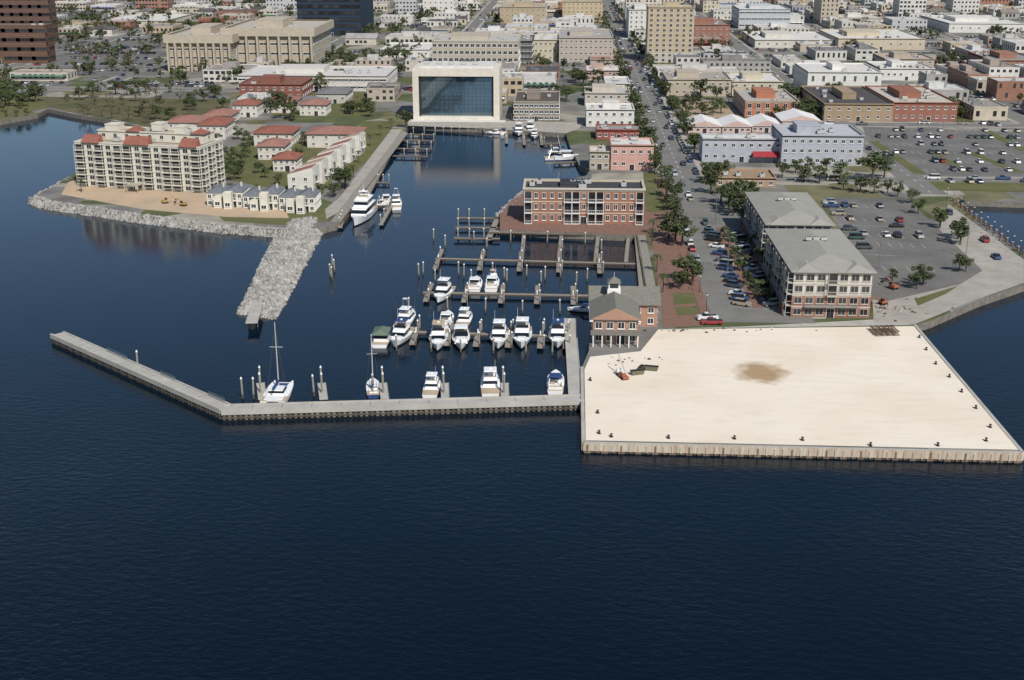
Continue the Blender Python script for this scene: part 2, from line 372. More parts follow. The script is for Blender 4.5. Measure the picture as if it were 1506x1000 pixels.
# ---------------------------------------------------------------- docks & pilings
def pil_mesh():
    mb=MB(); mb.cyl(0,0,-2,.8,.2,.2,8,WOODD); mb.cyl(0,0,.8,3.6,.199,.18,8,WOOD); mb.cyl(0,0,3.6,3.95,.24,.06,8,WHITE); return mb.mesh('piling')
PIL=pil_mesh()
def piling(x,y,s=1,rz=0):
    o=inst('dock_piling',PIL,None,(x,y,0),0,(1.15,1.15,s),label='grey timber mooring piling with white cap in the water',cat='piling',group='mooring pilings in the marina')
    o.rotation_euler=(R.uniform(-.03,.03),R.uniform(-.03,.03),0)
def dock(pts,w,z=1.0,m=WOOD,label='grey timber dock with walkway planks over the water',name='dock',par=None):
    mb=MB(); lg=MB()
    A,B=[Vector(G(u,v,z)) for u,v in pts]
    d=(B-A);L=d.length;d/=L;n=Vector((-d.y,d.x))*w/2
    q=[A-n,B-n,B+n,A+n]
    mb.hexa([(p.x,p.y,z-.3) for p in q],[(p.x,p.y,z) for p in q],m)
    for sgn in (1,-1):
        q=[A+n*sgn*1.0,B+n*sgn*1.0]
        mb.hexa([(q[0].x,q[0].y,z-.28),(q[1].x,q[1].y,z-.28),(q[1].x+n.x*sgn*.12,q[1].y+n.y*sgn*.12,z-.28),(q[0].x+n.x*sgn*.12,q[0].y+n.y*sgn*.12,z-.28)][::sgn],[(q[0].x,q[0].y,z+.12),(q[1].x,q[1].y,z+.12),(q[1].x+n.x*sgn*.12,q[1].y+n.y*sgn*.12,z+.12),(q[0].x+n.x*sgn*.12,q[0].y+n.y*sgn*.12,z+.12)][::sgn],WOODD if m==WOOD else m)
    k=max(2,int(L/5))
    for i in range(k):
        p=A+d*(L*(i+.5)/k); c1=p+n*.8; c2=p-n*.8
        lg.cyl(c1.x,c1.y,-2,z-.31,.18,.18,6,WOODD); lg.cyl(c2.x,c2.y,-2,z-.31,.18,.18,6,WOODD)
        lg.tube((c1.x,c1.y,z-.45),(c2.x,c2.y,z-.45),.12,WOODD)
    lg.tube((A.x,A.y,z-.42),(B.x,B.y,z-.42),.1,WOODD)
    t=par or thing(name,label,'dock',(0,0,0),group='marina docks')
    inst('deck' if not par else 'finger_deck',mb.mesh('deck'),t); inst('substructure',lg.mesh('legs'),t)
    return t,A,B
pb=MB(); pb.box(-.15,-.15,0,.15,.15,.95,WHITE); pb.tbox((-.18,-.18,.18,.18),(-.05,-.05,.05,.05),.951,1.1,GEL); pb=pb.mesh('pedestal')
def marina():
    for (a,b,fx,up,dn) in [((600,488),(842,495),[612,661,703,749,795,832],0,17),((622,430),(872,435),[630,685,738,790,843],14,12),((640,380),(935,388),[645,708,765,822,881],14,14)]:
        t,A,B=dock([a,b],1.7)
        for x in fx:
            y=a[1]+(b[1]-a[1])*(x-a[0])/(b[0]-a[0])
            k=(x-835)/(y+124)
            p=(x-k*up,y-up); q=(x+k*dn,y+dn)
            dock([p,q],1.3,.97,par=t)
            for (s,v) in ((p,-2),(q,2)): c=G(s[0],s[1]+v,0); piling(c[0]+.9,c[1],R.uniform(.9,1.1))
            c=G(x+3,y+3,0); piling(c[0],c[1],R.uniform(.9,1.15))
            c=G(x-18-k*up*2,y-26,0)
            if up>0: piling(c[0],c[1],R.uniform(.9,1.1))
            c=G(x-20+k*24,y+27,0)
            piling(c[0],c[1],R.uniform(.9,1.1))
            c=G(x,y-1,1.0); inst('power_pedestal',pb,None,(c[0],c[1],1.0),label='small white power pedestal on the dock',cat='power pedestal',group='dock power pedestals')
    for y in (320,334,350):
        t,A,B=dock([(672-(y-320)*.15,y),(735,y+1)],1.5)
        for x in (674,690,712): c=G(x,y+3,0); piling(*c)
    dock([(733,318),(718,352)],1.8)
    dock([(720,340),(938,346)],3.2,1.4)
    for x in (771,826,880,925): dock([(x,343),(x-4,384)],1.2)
    dock([(940,347),(948,428)],2.8,1.5,WOOD)
    dock([(838,468),(846,580)],2.6,1.7,CONC,'wide concrete walkway beside the marina slips')
    dock([(589,196),(537,290)],2.2,1.2)
    for (a,b) in (((592,197),(640,198)),((588,206),(638,207)),((582,218),(634,219)),((578,229),(628,230)),((548,268),(572,269)),((525,300),(575,303)),((575,303),(560,330)),((505,318),(500,334))):
        dock([a,b],1.4)
        for k in range(3):
            c=G(a[0]+(b[0]-a[0])*(k+1)/3,a[1]+(b[1]-a[1])*(k+1)/3+2,0); piling(*c)
    for x in range(640,735,12): c=G(x,196,0); piling(c[0],c[1],.8)
    for (a,b) in (((830,210),(800,212)),((838,222),(810,224)),((848,238),(815,240)),((745,195),(745,210)),((770,196),(771,212)),((795,196),(797,212))):
        dock([a,b],1.3); c=G(b[0],b[1]+2,0); piling(*c)
    for p in ((489,393),(486,407),(488,411),(492,400)): c=G(*p,0); piling(*c)
    t=thing('breakwater','long concrete breakwater walkway on dark piles enclosing marina','breakwater',(0,0,0))
    for (p,q,w) in (((84,490),(334,600),3.4),((327,600),(858,585),3.6)):
        A=Vector(G(*p));B=Vector(G(*q)); d=B-A;L=d.length;d/=L;n=Vector((-d.y,d.x))
        mb=MB()
        def slab(e0,e1,o0,o1,z0,z1,m,mb=mb):
            qd=[A+d*e0+n*o0,A+d*e1+n*o0,A+d*e1+n*o1,A+d*e0+n*o1]; mb.hexa([(c.x,c.y,z0) for c in qd],[(c.x,c.y,z1) for c in qd],m)
        dz=.003 if w>3.5 else 0
        slab(0,L,-w/2,w/2,1.3,1.9+dz,CONC); slab(0,L,-w/2-.15,-w/2+.35,1.2,2.3+dz,CONC); slab(0,L,w/2-.3,w/2+.1,1.25,2.12+dz,CONC)
        # expansion joints across the deck
        for i in range(1,int(L/6)): slab(i*6,i*6+.12,-w/2+.36,w/2-.31,1.89,1.915,CONCD)
        inst('walkway',mb.mesh('walkway'),t)
        mb=MB(); slab(0,L,-w/2+.5,w/2-.6,-2,1.29,CONCD,mb)
        k=int(L/1.1)
        for i in range(k):
            c0=L*(i+.2)/k; slab(c0,c0+.6,-w/2+.02,-w/2+.5,-2,1.19,CONCD if i%3 else WOODD,mb)
        slab(0,L,-w/2-.05,-w/2+.02,.35,.6,WOODD,mb)
        inst('pile_wall',mb.mesh('pile_wall'),t)
        if w<3.5:
            for s0,s1 in ((.3,.42),(.62,.7),(.88,.96)):
                mb=MB()
                for k in range(9):
                    c=A+d*(L*(s0+(s1-s0)*k/8))+n*1.3; mb.cyl(c.x,c.y,1.9,3.0,.05,.05,4,STEEL)
                a=A+d*L*s0+n*1.3; b=A+d*L*s1+n*1.3
                for z in (2.5,3.0): mb.tube((a.x,a.y,z),(b.x,b.y,z),.04,STEEL)
                inst('railing',mb.mesh('railing'),t)
    for x in (386,476,566,655,743):
        dock([(x,586),(x-3 if x<600 else x-1,563)],1.6,1.2,CONC,'short concrete finger pier off the breakwater')
        c=G(x-2,585,0); piling(c[0],c[1],1.5); c=G(x-3,570,0); piling(c[0],c[1],1.3)
    for p in ((357,586),(373,586),(462,582),(203,545),(548,580)): c=G(*p,0); piling(c[0],c[1],1.25)
    dock([(381,440),(370,474)],2.6,2.4,CONC,'short concrete pier at the rock mound tip')
    c=G(371,482,0); mb=MB(); mb.cyl(0,0,-2,2.2,1,1,10,CONCD,CONC); inst('mooring_dolphin',mb.mesh('dolphin'),None,(c[0],c[1],0),label='round concrete dolphin at the end of short pier',cat='piling')
marina()
# ---------------------------------------------------------------- boats
def lerp(a,b,t): return a+(b-a)*t
def hullmesh(L,B,hb,hs,mA=None,stripe=None,rx=0):
    mA=mA or GEL; stripe=stripe or DARK
    mb=MB(); N=12; rows=[]
    for i in range(N+1):
        t=i/N; y=-L/2+L*t
        b=B/2*(.9+.1*math.sin(min(t,.5)*pi)) if t<.5 else B/2*max(0,(1-((t-.5)/.5)**2.4))
        z=lerp(hs,hb,t**1.6); fl=1-.5*max(0,(t-.45)/.55)
        kl=-.6+.9*max(0,(t-.75)/.25)**2
        sc=[(0,kl),(b*.82*fl,-.05+.1*t),(b*.9*fl,.3+.12*t),(b,z)]
        ov=.07*L*max(0,(t-.8)/.2)
        row=[(x+rx,y-ov*(3-j)/3,zz) for j,(x,zz) in enumerate(sc)]
        rows.append((row,[(2*rx-p[0],p[1],p[2]) for p in row]))
    for i in range(N):
        for sd in (0,1):
            a=rows[i][sd];c=rows[i+1][sd]
            for j in range(3):
                q=[a[j],c[j],c[j+1],a[j+1]]
                if sd==0: q=q[::-1]
                mb.poly(q,(stripe if j<2 else mA))
        a=rows[i];c=rows[i+1]
        mb.poly([a[1][3],a[0][3],c[0][3],c[1][3]],GEL if i>2 else TAN)
    a=rows[0]; mb.poly([a[0][0],a[0][1],a[0][2],a[0][3],a[1][3],a[1][2],a[1][1]],mA)
    return mb
def superstr(wt,dk,b,t,z0,z1,lo=.35,hi=.8,m=None):
    wt.tbox(b,t,z0,z1,m or GEL)
    def at(k,e=.03): return (lerp(b[0],t[0],k)-e,lerp(b[1],t[1],k)-e,lerp(b[2],t[2],k)+e,lerp(b[3],t[3],k)+e)
    dk.tbox(at(lo),at(hi),lerp(z0,z1,lo),lerp(z0,z1,hi),BGL)
def mk_parts(**k): return [(n,m.mesh(n)) for n,m in k.items()]
def boat_fly(L=13,B=4.2,canvas=None,tower=False,stripe=None):
    h=hullmesh(L,B,1.9,1.15,stripe=stripe); cb=MB();wn=MB();fb=MB();ht=MB();rl=MB()
    superstr(cb,wn,(-B*.38,-L*.2,B*.38,L*.26),(-B*.34,-L*.17,B*.34,L*.12),1.3,2.75)
    cb.tbox((-B*.3,L*.2,B*.3,L*.36),(-B*.2,L*.2,B*.2,L*.3),1.5,1.95,GEL)
    fb.tbox((-B*.36,-L*.24,B*.36,L*.1),(-B*.37,-L*.24,B*.37,L*.06),2.76,2.86,GEL)
    fb.ring(-B*.33,-L*.2,B*.33,L*.06,2.86,3.4,-.1,GEL); fb.box(-B*.22,-L*.16,2.87,B*.22,-L*.1,3.2,TAN); fb.box(-B*.12,0,2.87,B*.12,L*.03,3.5,GEL)
    wn.tbox((-B*.33,L*.062,B*.33,L*.075),(-B*.3,L*.04,B*.3,L*.05),3.3,3.75,BGL)
    c=canvas or GEL
    for x in(-B*.3,B*.3):
        for y in (-L*.17,L*.02): ht.tube((x,y,3.3),(x*.9,y*.9,4.6),.04,STEEL)
    ht.tbox((-B*.33,-L*.2,B*.33,L*.05),(-B*.3,-L*.18,B*.3,L*.03),4.6,4.72,c)
    ht.cyl(0,-L*.05,4.72,4.95,.3,.28,8,GEL); ht.tube((B*.25,-L*.1,4.7),(B*.25,-L*.12,7),.025,GEL)
    if tower:
        for x in(-B*.2,B*.2): ht.tube((x,-L*.12,4.7),(x*.5,-L*.08,7.2),.04,STEEL); ht.tube((x,L*.02,4.7),(x*.5,-L*.04,7.2),.04,STEEL)
        ht.box(-B*.14,-L*.1,7.2,B*.14,-L*.02,7.28,GEL)
        for x in(-1,1): ht.tube((x*B*.4,0,1.8),(x*B*.8,-L*.15,8.5),.045,STEEL,r2=.025)
    for s in(-1,1):
        pr=None
        for k in range(7):
            t=.5+.49*k/6; b=B/2*(1-((t-.5)/.5)**2.4)*.93; p=(s*b,-L/2+L*t,lerp(1.15,1.9,t**1.6)); rl.tube(p,(p[0],p[1],p[2]+.6),.02,STEEL)
            if pr: rl.tube((pr[0],pr[1],pr[2]+.6),(p[0],p[1],p[2]+.6),.025,STEEL)
            pr=p
    return mk_parts(hull=h,cabin=cb,window=wn,flybridge=fb,hardtop=ht,railing=rl)
def boat_express(L=11,B=3.6,canvas=None):
    h=hullmesh(L,B,1.6,1.0); cb=MB();wn=MB();ht=MB();st=MB()
    cb.tbox((-B*.36,-L*.02,B*.36,L*.36),(-B*.24,0,B*.24,L*.26),1.2,1.75,GEL)
    wn.tbox((-B*.4,-L*.06,B*.4,L*.1),(-B*.33,-L*.08,B*.33,0),1.76,2.35,BGL)
    cb.ring(-B*.4,-L*.45,B*.4,-L*.06,1.05,1.6,-.15,GEL)
    st.box(-B*.3,-L*.42,1.1,B*.3,-L*.36,1.5,TAN)
    s2=MB(); s2.box(-B*.3,-L*.2,1.1,-B*.05,-L*.14,1.6,TAN)
    for x in(-B*.38,B*.38): ht.tube((x,-L*.3,1.5),(x*.85,-L*.22,2.9),.07,GEL)
    ht.tbox((-B*.36,-L*.27,B*.36,-L*.02),(-B*.3,-L*.25,B*.3,-L*.04),2.9,3.02,canvas or GEL)
    return mk_parts(hull=h,foredeck_cabin=cb,windshield=wn,canopy=ht,bench_seat=st,helm_seat=s2)
def boat_yacht(L=24,B=6):
    h=hullmesh(L,B,3.2,1.9); cb=MB();wn=MB();fb=MB();ht=MB()
    superstr(cb,wn,(-B*.42,-L*.32,B*.42,L*.25),(-B*.4,-L*.32,B*.4,L*.16),2.2,4.5)
    superstr(cb,wn,(-B*.38,-L*.24,B*.38,L*.12),(-B*.35,-L*.22,B*.35,L*.04),4.6,6.6)
    fb.tbox((-B*.45,-L*.4,B*.45,L*.17),(-B*.45,-L*.4,B*.45,L*.15),4.5,4.62,GEL)
    fb.tbox((-B*.4,-L*.33,B*.4,L*.06),(-B*.4,-L*.33,B*.4,L*.05),6.6,6.75,GEL); fb.ring(-B*.34,-L*.26,B*.34,L*.0,6.75,7.3,-.12,GEL)
    fb.box(-B*.2,-L*.2,6.76,B*.2,-L*.16,7.2,TAN)
    for x in(-B*.33,B*.33): ht.tube((x,-L*.2,7),(x*.7,-L*.14,8.8),.15,GEL)
    ht.box(-B*.26,-L*.17,8.8,B*.26,-L*.1,9,GEL); ht.cyl(0,-L*.13,9,9.5,.5,.3,8,GEL); ht.tube((0,-L*.13,9.4),(0,-L*.13,12),.05,GEL)
    return mk_parts(hull=h,cabin=cb,window=wn,upper_deck=fb,radar_arch=ht)
NAVY=mat('navy_canvas',(.03,.07,.2),.8)
GREENC=mat('green_metal_roof',(.15,.2,.15),.7)
def boat_sail(L=11,B=3.4):
    h=hullmesh(L,B,1.3,1.0,NAVY); cb=MB();wn=MB();ms=MB();bm=MB();rg=MB()
    superstr(cb,wn,(-B*.28,-L*.15,B*.28,L*.22),(-B*.22,-L*.12,B*.22,L*.16),1.1,1.65)
    cb.ring(-B*.3,-L*.4,B*.3,-L*.16,1.0,1.35,-.1,GEL)
    ms.tube((0,L*.08,1.1),(0,L*.08,14),.11,WHITE,6,.08); ms.tube((-1.2,L*.08,9),(1.2,L*.08,9),.04,WHITE)
    bm.tube((0,L*.07,2.6),(0,-L*.32,2.7),.2,NAVY,6)
    for p in((0,L*.48,1.3),(0,-L*.48,1.1),(B*.45,L*.05,1.2),(-B*.45,L*.05,1.2)): rg.tube(p,(0,L*.08,13.8),.02,STEEL,3)
    return mk_parts(hull=h,cabin=cb,window=wn,mast=ms,boom=bm,rigging=rg)
def boat_cat(L=11.5,B=5.4):
    h1=hullmesh(L,1.6,1.6,1.2,rx=-B*.36,stripe=NAVY); h2=hullmesh(L,1.6,1.6,1.2,rx=B*.36,stripe=NAVY); cb=MB();wn=MB();ms=MB();bm=MB();rg=MB();tr=MB()
    cb.box(-B*.36,-L*.45,.9,B*.36,L*.15,1.35,GEL)
    superstr(cb,wn,(-B*.33,-L*.22,B*.33,L*.14),(-B*.26,-L*.21,B*.26,L*.03),1.36,2.4)
    tr.box(-B*.27,L*.15,1.1,B*.27,L*.4,1.15,NAVY); tr.tube((-B*.36,L*.42,1.3),(B*.36,L*.42,1.3),.1,GEL)
    ms.tube((0,L*.05,2.4),(0,L*.05,16.5),.15,cm((.5,.48,.44)),6,.1); ms.tube((-1.4,L*.05,11),(1.4,L*.05,11),.05,WHITE); bm.tube((0,L*.04,3.4),(0,-L*.38,3.5),.28,NAVY,6)
    for p in((0,L*.42,1.3),(B*.4,-L*.1,1.3),(-B*.4,-L*.1,1.3)): rg.tube(p,(0,L*.05,15.5),.025,STEEL,3)
    return [('hull',h1.mesh('hull')),('hull',h2.mesh('hull'))]+mk_parts(cabin=cb,window=wn,mast=ms,boom=bm,rigging=rg,trampoline=tr)
def boat_house(L=9,B=4.2):
    h=hullmesh(L,B,.9,.9); cb=MB();rf=MB();wn=MB()
    superstr(cb,wn,(-B*.38,-L*.3,B*.38,L*.2),(-B*.38,-L*.3,B*.38,L*.2),.95,3.0,.4,.75)
    rf.hip(-B*.42,-L*.38,B*.42,L*.26,3.02,.9,.2,GREENC)
    return mk_parts(hull=h,cabin=cb,window=wn,roof=rf)
def boat_shrimp(L=16,B=5):
    h=hullmesh(L,B,2.6,1.3,stripe=NAVY); cb=MB();wn=MB();ms=MB()
    superstr(cb,wn,(-B*.34,L*.02,B*.34,L*.28),(-B*.34,L*.02,B*.34,L*.25),1.7,4.2,.55,.85)
    cb.box(-B*.38,-L*.05,4.2,B*.38,L*.29,4.32,GEL)
    ms.tube((0,0,1.5),(0,-.5,10),.12,STEEL,6)
    for s in(-1,1): ms.tube((0,0,2.5),(s*3.2,-L*.1,11),.07,STEEL,4); ms.tube((s*B*.4,-L*.4,1.3),(0,-L*.3,5),.07,STEEL)
    ms.tube((0,-.5,9.8),(0,-L*.45,5),.03,STEEL)
    return mk_parts(hull=h,wheelhouse=cb,window=wn,rigging=ms)
BT={'fly':boat_fly(),'flyb':boat_fly(canvas=NAVY),'flyt':boat_fly(13.5,4.3,canvas=TAN),'sport':boat_fly(14,4.4,tower=True),'exp':boat_express(),'expb':boat_express(canvas=NAVY),'yacht':boat_yacht(),'sail':boat_sail(),'cat':boat_cat(),'house':boat_house(),'shrimp':boat_shrimp()}
BL={'fly':('motor_yacht','white flybridge motor yacht with white hardtop moored at dock','motor boat'),'flyb':('motor_yacht','white flybridge motor yacht with navy canvas top','motor boat'),'flyt':('motor_yacht','white flybridge motor yacht with tan canvas top','motor boat'),'sport':('sport_fishing_boat','white sport fishing boat with tuna tower and outriggers','fishing boat'),'exp':('express_cruiser','white express cruiser with open cockpit and white canopy','motor boat'),'expb':('express_cruiser','white express cruiser with dark blue canopy','motor boat'),'yacht':('large_yacht','large white three-deck motor yacht moored at the quay','yacht'),'sail':('sailboat','dark-hulled sailboat with furled sail and single mast','sailboat'),'cat':('catamaran','white sailing catamaran with tall mast and blue trampoline','catamaran'),'house':('houseboat','small houseboat with pitched green roof at dock end','houseboat'),'shrimp':('fishing_trawler','white and blue shrimp trawler with raised booms','trawler')}
boats=[('cat',410,583,0,1),('sail',549,574,10,.9),('fly',636,573,0,.85),('fly',721,570,4,1.0),('expb',817,567,0,1.05),
('flyb',590,500,172,1.05),('house',562,503,0,1),('flyt',645,504,183,1.05),('exp',678,504,185,1.2),('fly',734,502,180,1.05),('fly',768,501,180,1.12),('flyb',820,501,180,1.06),
('sport',598,474,-8,.9),('exp',657,474,0,1),('fly',684,474,-5,.85),
('fly',652,437,172,1.05),('exp',699,423,0,1.1),('exp',724,421,0,1.1),('flyt',725,410,10,.6),('expb',856,458,90,.7),
('yacht',533,322,176,1),('sport',583,303,8,.9),('exp',568,297,10,1),('exp',560,302,5,.8),
('sport',763,197,180,1.1),('sport',780,195,182,1.15),('exp',726,197,90,.7),('expb',741,196,0,.9),('shrimp',826,235,-82,.9),('exp',822,226,-85,.9),('sport',786,202,180,.8)]
for k,u,v,hd,s in boats:
    x,y=G(u,v,0); nm,lb,ct=BL[k]
    t=thing(nm,lb,ct,(x,y,0),math.radians(hd),group='boats moored in the marina',sc=(s,s,s))
    for n,me in BT[k]: inst(n,me,t)
# ---------------------------------------------------------------- buildings
FOOT=[]
_wc={}
def winmesh(w,h,fr=WHITE,gl=GLASS):
    k=(round(w,2),round(h,2),fr.name,gl.name)
    if k in _wc: return _wc[k]
    mb=MB(); e=.1 if w<2.2 else .14; x=w/2
    mb.poly([(-x+e,-.04,e),(x-e,-.04,e),(x-e,-.04,h-e),(-x+e,-.04,h-e)],gl)
    mb.box(-x,-.12,0,-x+e,.0,h,fr); mb.box(x-e,-.12,0,x,.0,h,fr); mb.box(-x+e,-.118,0,x-e,.0,e,fr); mb.box(-x+e,-.118,h-e,x-e,.0,h,fr)
    mb.box(-.04,-.09,e,.04,-.03,h-e,fr)
    mb.box(-x-.1,-.22,-.14,x+.1,0,-.005,fr)
    _wc[k]=mb.mesh('window'); return _wc[k]
def doormesh():
    if 'd' in _wc: return _wc['d']
    mb=MB(); mb.box(-.9,-.05,.02,.9,0,2.3,DARK); mb.box(-1.05,-.12,0,-.91,0,2.45,WHITE); mb.box(.91,-.12,0,1.05,0,2.45,WHITE); mb.box(-.9,-.12,2.31,.9,0,2.45,WHITE); mb.box(-.03,-.08,.03,.03,-.051,2.3,STEEL)
    _wc['d']=mb.mesh('door'); return _wc['d']
def balcmesh(w,h,fr=WHITE,depth=1.4):
    k=('b',round(w,2),round(h,2),fr.name,depth)
    if k in _wc: return _wc[k]
    mb=MB(); x=w/2
    mb.poly([(-x+.15,-.03,.05),(x-.15,-.03,.05),(x-.15,-.03,h*.82),(-x+.15,-.03,h*.82)],GLASS)
    mb.box(-x,-depth,-.2,x,0,0,fr)
    mb.box(-x,-depth,1.0,x,-depth+.08,1.1,fr)
    n=max(3,int(w/.5))
    for i in range(n+1):
        xx=-x+.04+(w-.08)*i/n; mb.box(xx-.025,-depth+.02,.002,xx+.025,-depth+.06,.998,fr)
    for s in(-x,x-.12): mb.box(s,-depth+.001,.001,s+.12,-depth+.119,h-.21,fr); mb.box(s,-depth+.12,1.0,s+.08,-.01,1.08,fr)
    _wc[k]=mb.mesh('balcony'); return _wc[k]
def unitmesh():
    if 'u' in _wc: return _wc['u']
    mb=MB(); mb.box(-1.3,-.9,0,1.3,.9,.2,DARK); mb.box(-1.25,-.85,.2,1.25,.85,1.5,cm((.5,.5,.48))); mb.cyl(-.5,0,1.5,1.62,.5,.5,8,DARK); mb.cyl(.6,0,1.5,1.62,.5,.5,8,DARK)
    _wc['u']=mb.mesh('unit'); return _wc['u']
def body(t,w,d,h,fl,cols,wall,roofm,roof='flat',scols=None,side='e',ww=1.5,wh=1.5,fr=WHITE,gl=GLASS,base=None,balc=(),band=None,rh=2.5,ov=.6,units=3,x0=0,y0=0,z0=0,door=True,gable=None,basel=1,sbalc=(),wins=True,brows=None):
    mb=MB(); x1=x0+w;y1=y0+d
    for a,b in (((x0,y0),(x1,y0)),((x1,y0),(x1,y1)),((x1,y1),(x0,y1)),((x0,y1),(x0,y0))):
        mb.poly([(*a,z0-.5),(*b,z0-.5),(*b,z0+h),(*a,z0+h)],wall)
    fh=h/fl if roof!='flat' else (h-.7)/fl
    if base: mb.ring(x0,y0,x1,y1,z0,z0+fh*basel,.12,base)
    if band:
        for k in range(1,fl+1): mb.ring(x0,y0,x1,y1,z0+fh*k-.35,z0+fh*k-.0,.14,band)
    if roof=='flat':
        mb.ring(x0,y0,x1,y1,z0+h-.45,z0+h+.02,.16,band or wall); mb.ring(x0,y0,x1,y1,z0+h-1.0,z0+h+.02,-.3,band or wall)
    inst('wall',mb.mesh('wall'),t)
    rb=MB()
    if roof=='flat': rb.poly([(x0+.3,y0+.3,z0+h-.7),(x1-.3,y0+.3,z0+h-.7),(x1-.3,y1-.3,z0+h-.7),(x0+.3,y1-.3,z0+h-.7)],roofm)
    else: rb.hip(x0,y0,x1,y1,z0+h+.16,rh,ov,roofm,gable,wall if gable else None)
    inst('roof',rb.mesh('roof'),t)
    if roof=='flat' and units:
        for k in range(units):
            if w>6 and d>5: inst('roof_unit',unitmesh(),t,(x0+R.uniform(2,w-2),y0+R.uniform(1.8,d-1.8),z0+h-.7),R.choice((0,pi/2)))
    if not wins: return
    off=.13 if base else 0
    wm=winmesh(ww,wh,fr,gl); cnt=0
    dk=cols//2
    for f in range(fl):
        for c in range(cols):
            x=x0+w*(c+.5)/cols; yy=y0-(off if f<basel and base else 0)
            if f==0 and door and c==dk: inst('door',doormesh(),t,(x,yy,z0)); continue
            if c in balc and (brows is None or f in brows):
                inst('balcony',balcmesh(min(w/cols*.96,5.5),fh,fr),t,(x,yy,z0+fh*f+(.05 if f==0 else 0))); continue
            if cnt>=98: continue
            inst('window',wm,t,(x,yy,z0+fh*f+(fh-wh)*.55)); cnt+=1
    sc=scols if scols is not None else max(1,int(d/(w/cols)))
    for f in range(fl):
        for c in range(sc):
            y=y0+d*(c+.5)/sc; o=off if f<basel and base else 0
            px,rz=(x0-o,-pi/2) if side=='w' else (x1+o,pi/2)
            if c in sbalc: inst('balcony',balcmesh(min(d/sc*.96,6),fh,fr),t,(px,y,z0+fh*f+.05),rz); continue
            if cnt>=98: continue
            inst('window',wm,t,(px,y,z0+fh*f+(fh-wh)*.55),rz); cnt+=1
def bld(name,label,xl,xr,yb,yt,yk,wall,roofc,fl,cols,cat='building',ang=0,group=None,dmin=6,dmax=90,**k):
    x,y=G(xl,yb); x2,_=G(xr,yb); w=x2-x
    h=HH(x,y,xl,yt)-LZ
    _,yy=G(xl,yk,LZ+h); d=min(dmax,max(dmin,yy-y))
    t=thing(name,label,cat,(x,y,LZ),ang,group)
    FOOT.append((x-2,y-2,x+w+2,y+d+2))
    wall=cm(wall) if isinstance(wall,tuple) else wall
    roofc=cm(roofc) if isinstance(roofc,tuple) else roofc
    side='w' if x+w/2>-5 else 'e'
    body(t,w,d,h,fl,cols,wall,roofc,side=side,**k)
    return t,w,d,h
def pent(t,x0,y0,z0,x1,y1,z1,m,top=None):
    mb=MB(); mb.box(x0,y0,z0,x1,y1,z1,m,top); mb.ring(x0,y0,x1,y1,z1-.4,z1+.05,.12,m); inst('penthouse',mb.mesh('penthouse'),t)
CREAM=(.55,.49,.37);BRK=(.33,.15,.1);LW=(.68,.66,.61);GRY=(.3,.3,.29);DRK=(.07,.07,.075);BEI=(.44,.38,.3)
GREYROOF=mat('grey_metal_roof',(.34,.33,.29),.85,.15,.3,spec=.05)
brickm=mat('red_brick_wall',(.36,.18,.12),.9,.25,2,c2=(.27,.13,.09),spec=.1)
t,w,d,h=bld('brick_marina_building','three-storey red brick waterfront building with white balconies',771,945,328,276,264,brickm,DRK,3,15,base=None,band=cm(CREAM),balc=(0,5,6,8,9,14),ww=1.3,wh=1.9,units=9,dmin=14)
pent(t,w*.3,d*.35,h-.7,w*.5,d*.8,h+.7,cm(DRK),DARK)
mb=MB(); mb.ring(0,0,w,d,h-.5,h+.1,.5,cm((.58,.53,.45))); inst('cornice',mb.mesh('cornice'),t)
for (xl,xr,yb,yt,yk,l) in ((1163,1276,466,399,338,'white three-storey building with grey hip roof and brick base'),(1126,1218,384,330,284,'white apartment building with grey hip roof and west balconies')):
    aw=cm((.6,.56,.49))
    t,w,d,h=bld('apartment_building',l,xl,xr,yb,yt,yk,aw,GREYROOF,4,7,roof='hip',rh=2.2,ov=.9,base=brickm,basel=2,band=cm((.52,.48,.42)),balc=(3,),brows=(2,3),ww=2.0,wh=1.7,fr=cm((.5,.47,.41)),scols=9,sbalc=(0,1,3,4,6,7),group='grey-roofed waterfront buildings')
    for (a,b,e) in ((.66,.98,.2),(.02,.34,.2)):
        mb=MB(); mb.hip(w*a,-.9,w*b,d*e,h+.2,1.3,.2,GREYROOF,None,aw); inst('roof_hip',mb.mesh('roof_hip'),t)
    mb=MB(); mb.box(-2.1,1,3.0,-.16,d-1,3.2,cm((.25,.25,.24)))
    for k in range(9): yy=1.2+(d-2.6)*k/8; mb.box(-2.0,yy,-.2,-1.7,yy+.3,2.99,brickm)
    inst('arcade_canopy',mb.mesh('arcade'),t)
    mb=MB(); mb.box(w*.15,-1.6,3.0,w*.85,-.16,3.2,cm((.3,.29,.27))); inst('entrance_canopy',mb.mesh('canopy'),t)
    for k in range(3): inst('roof_vent',unitmesh(),t,(w*.5+k*2-2,d*.55,h+2.0),0,.6)
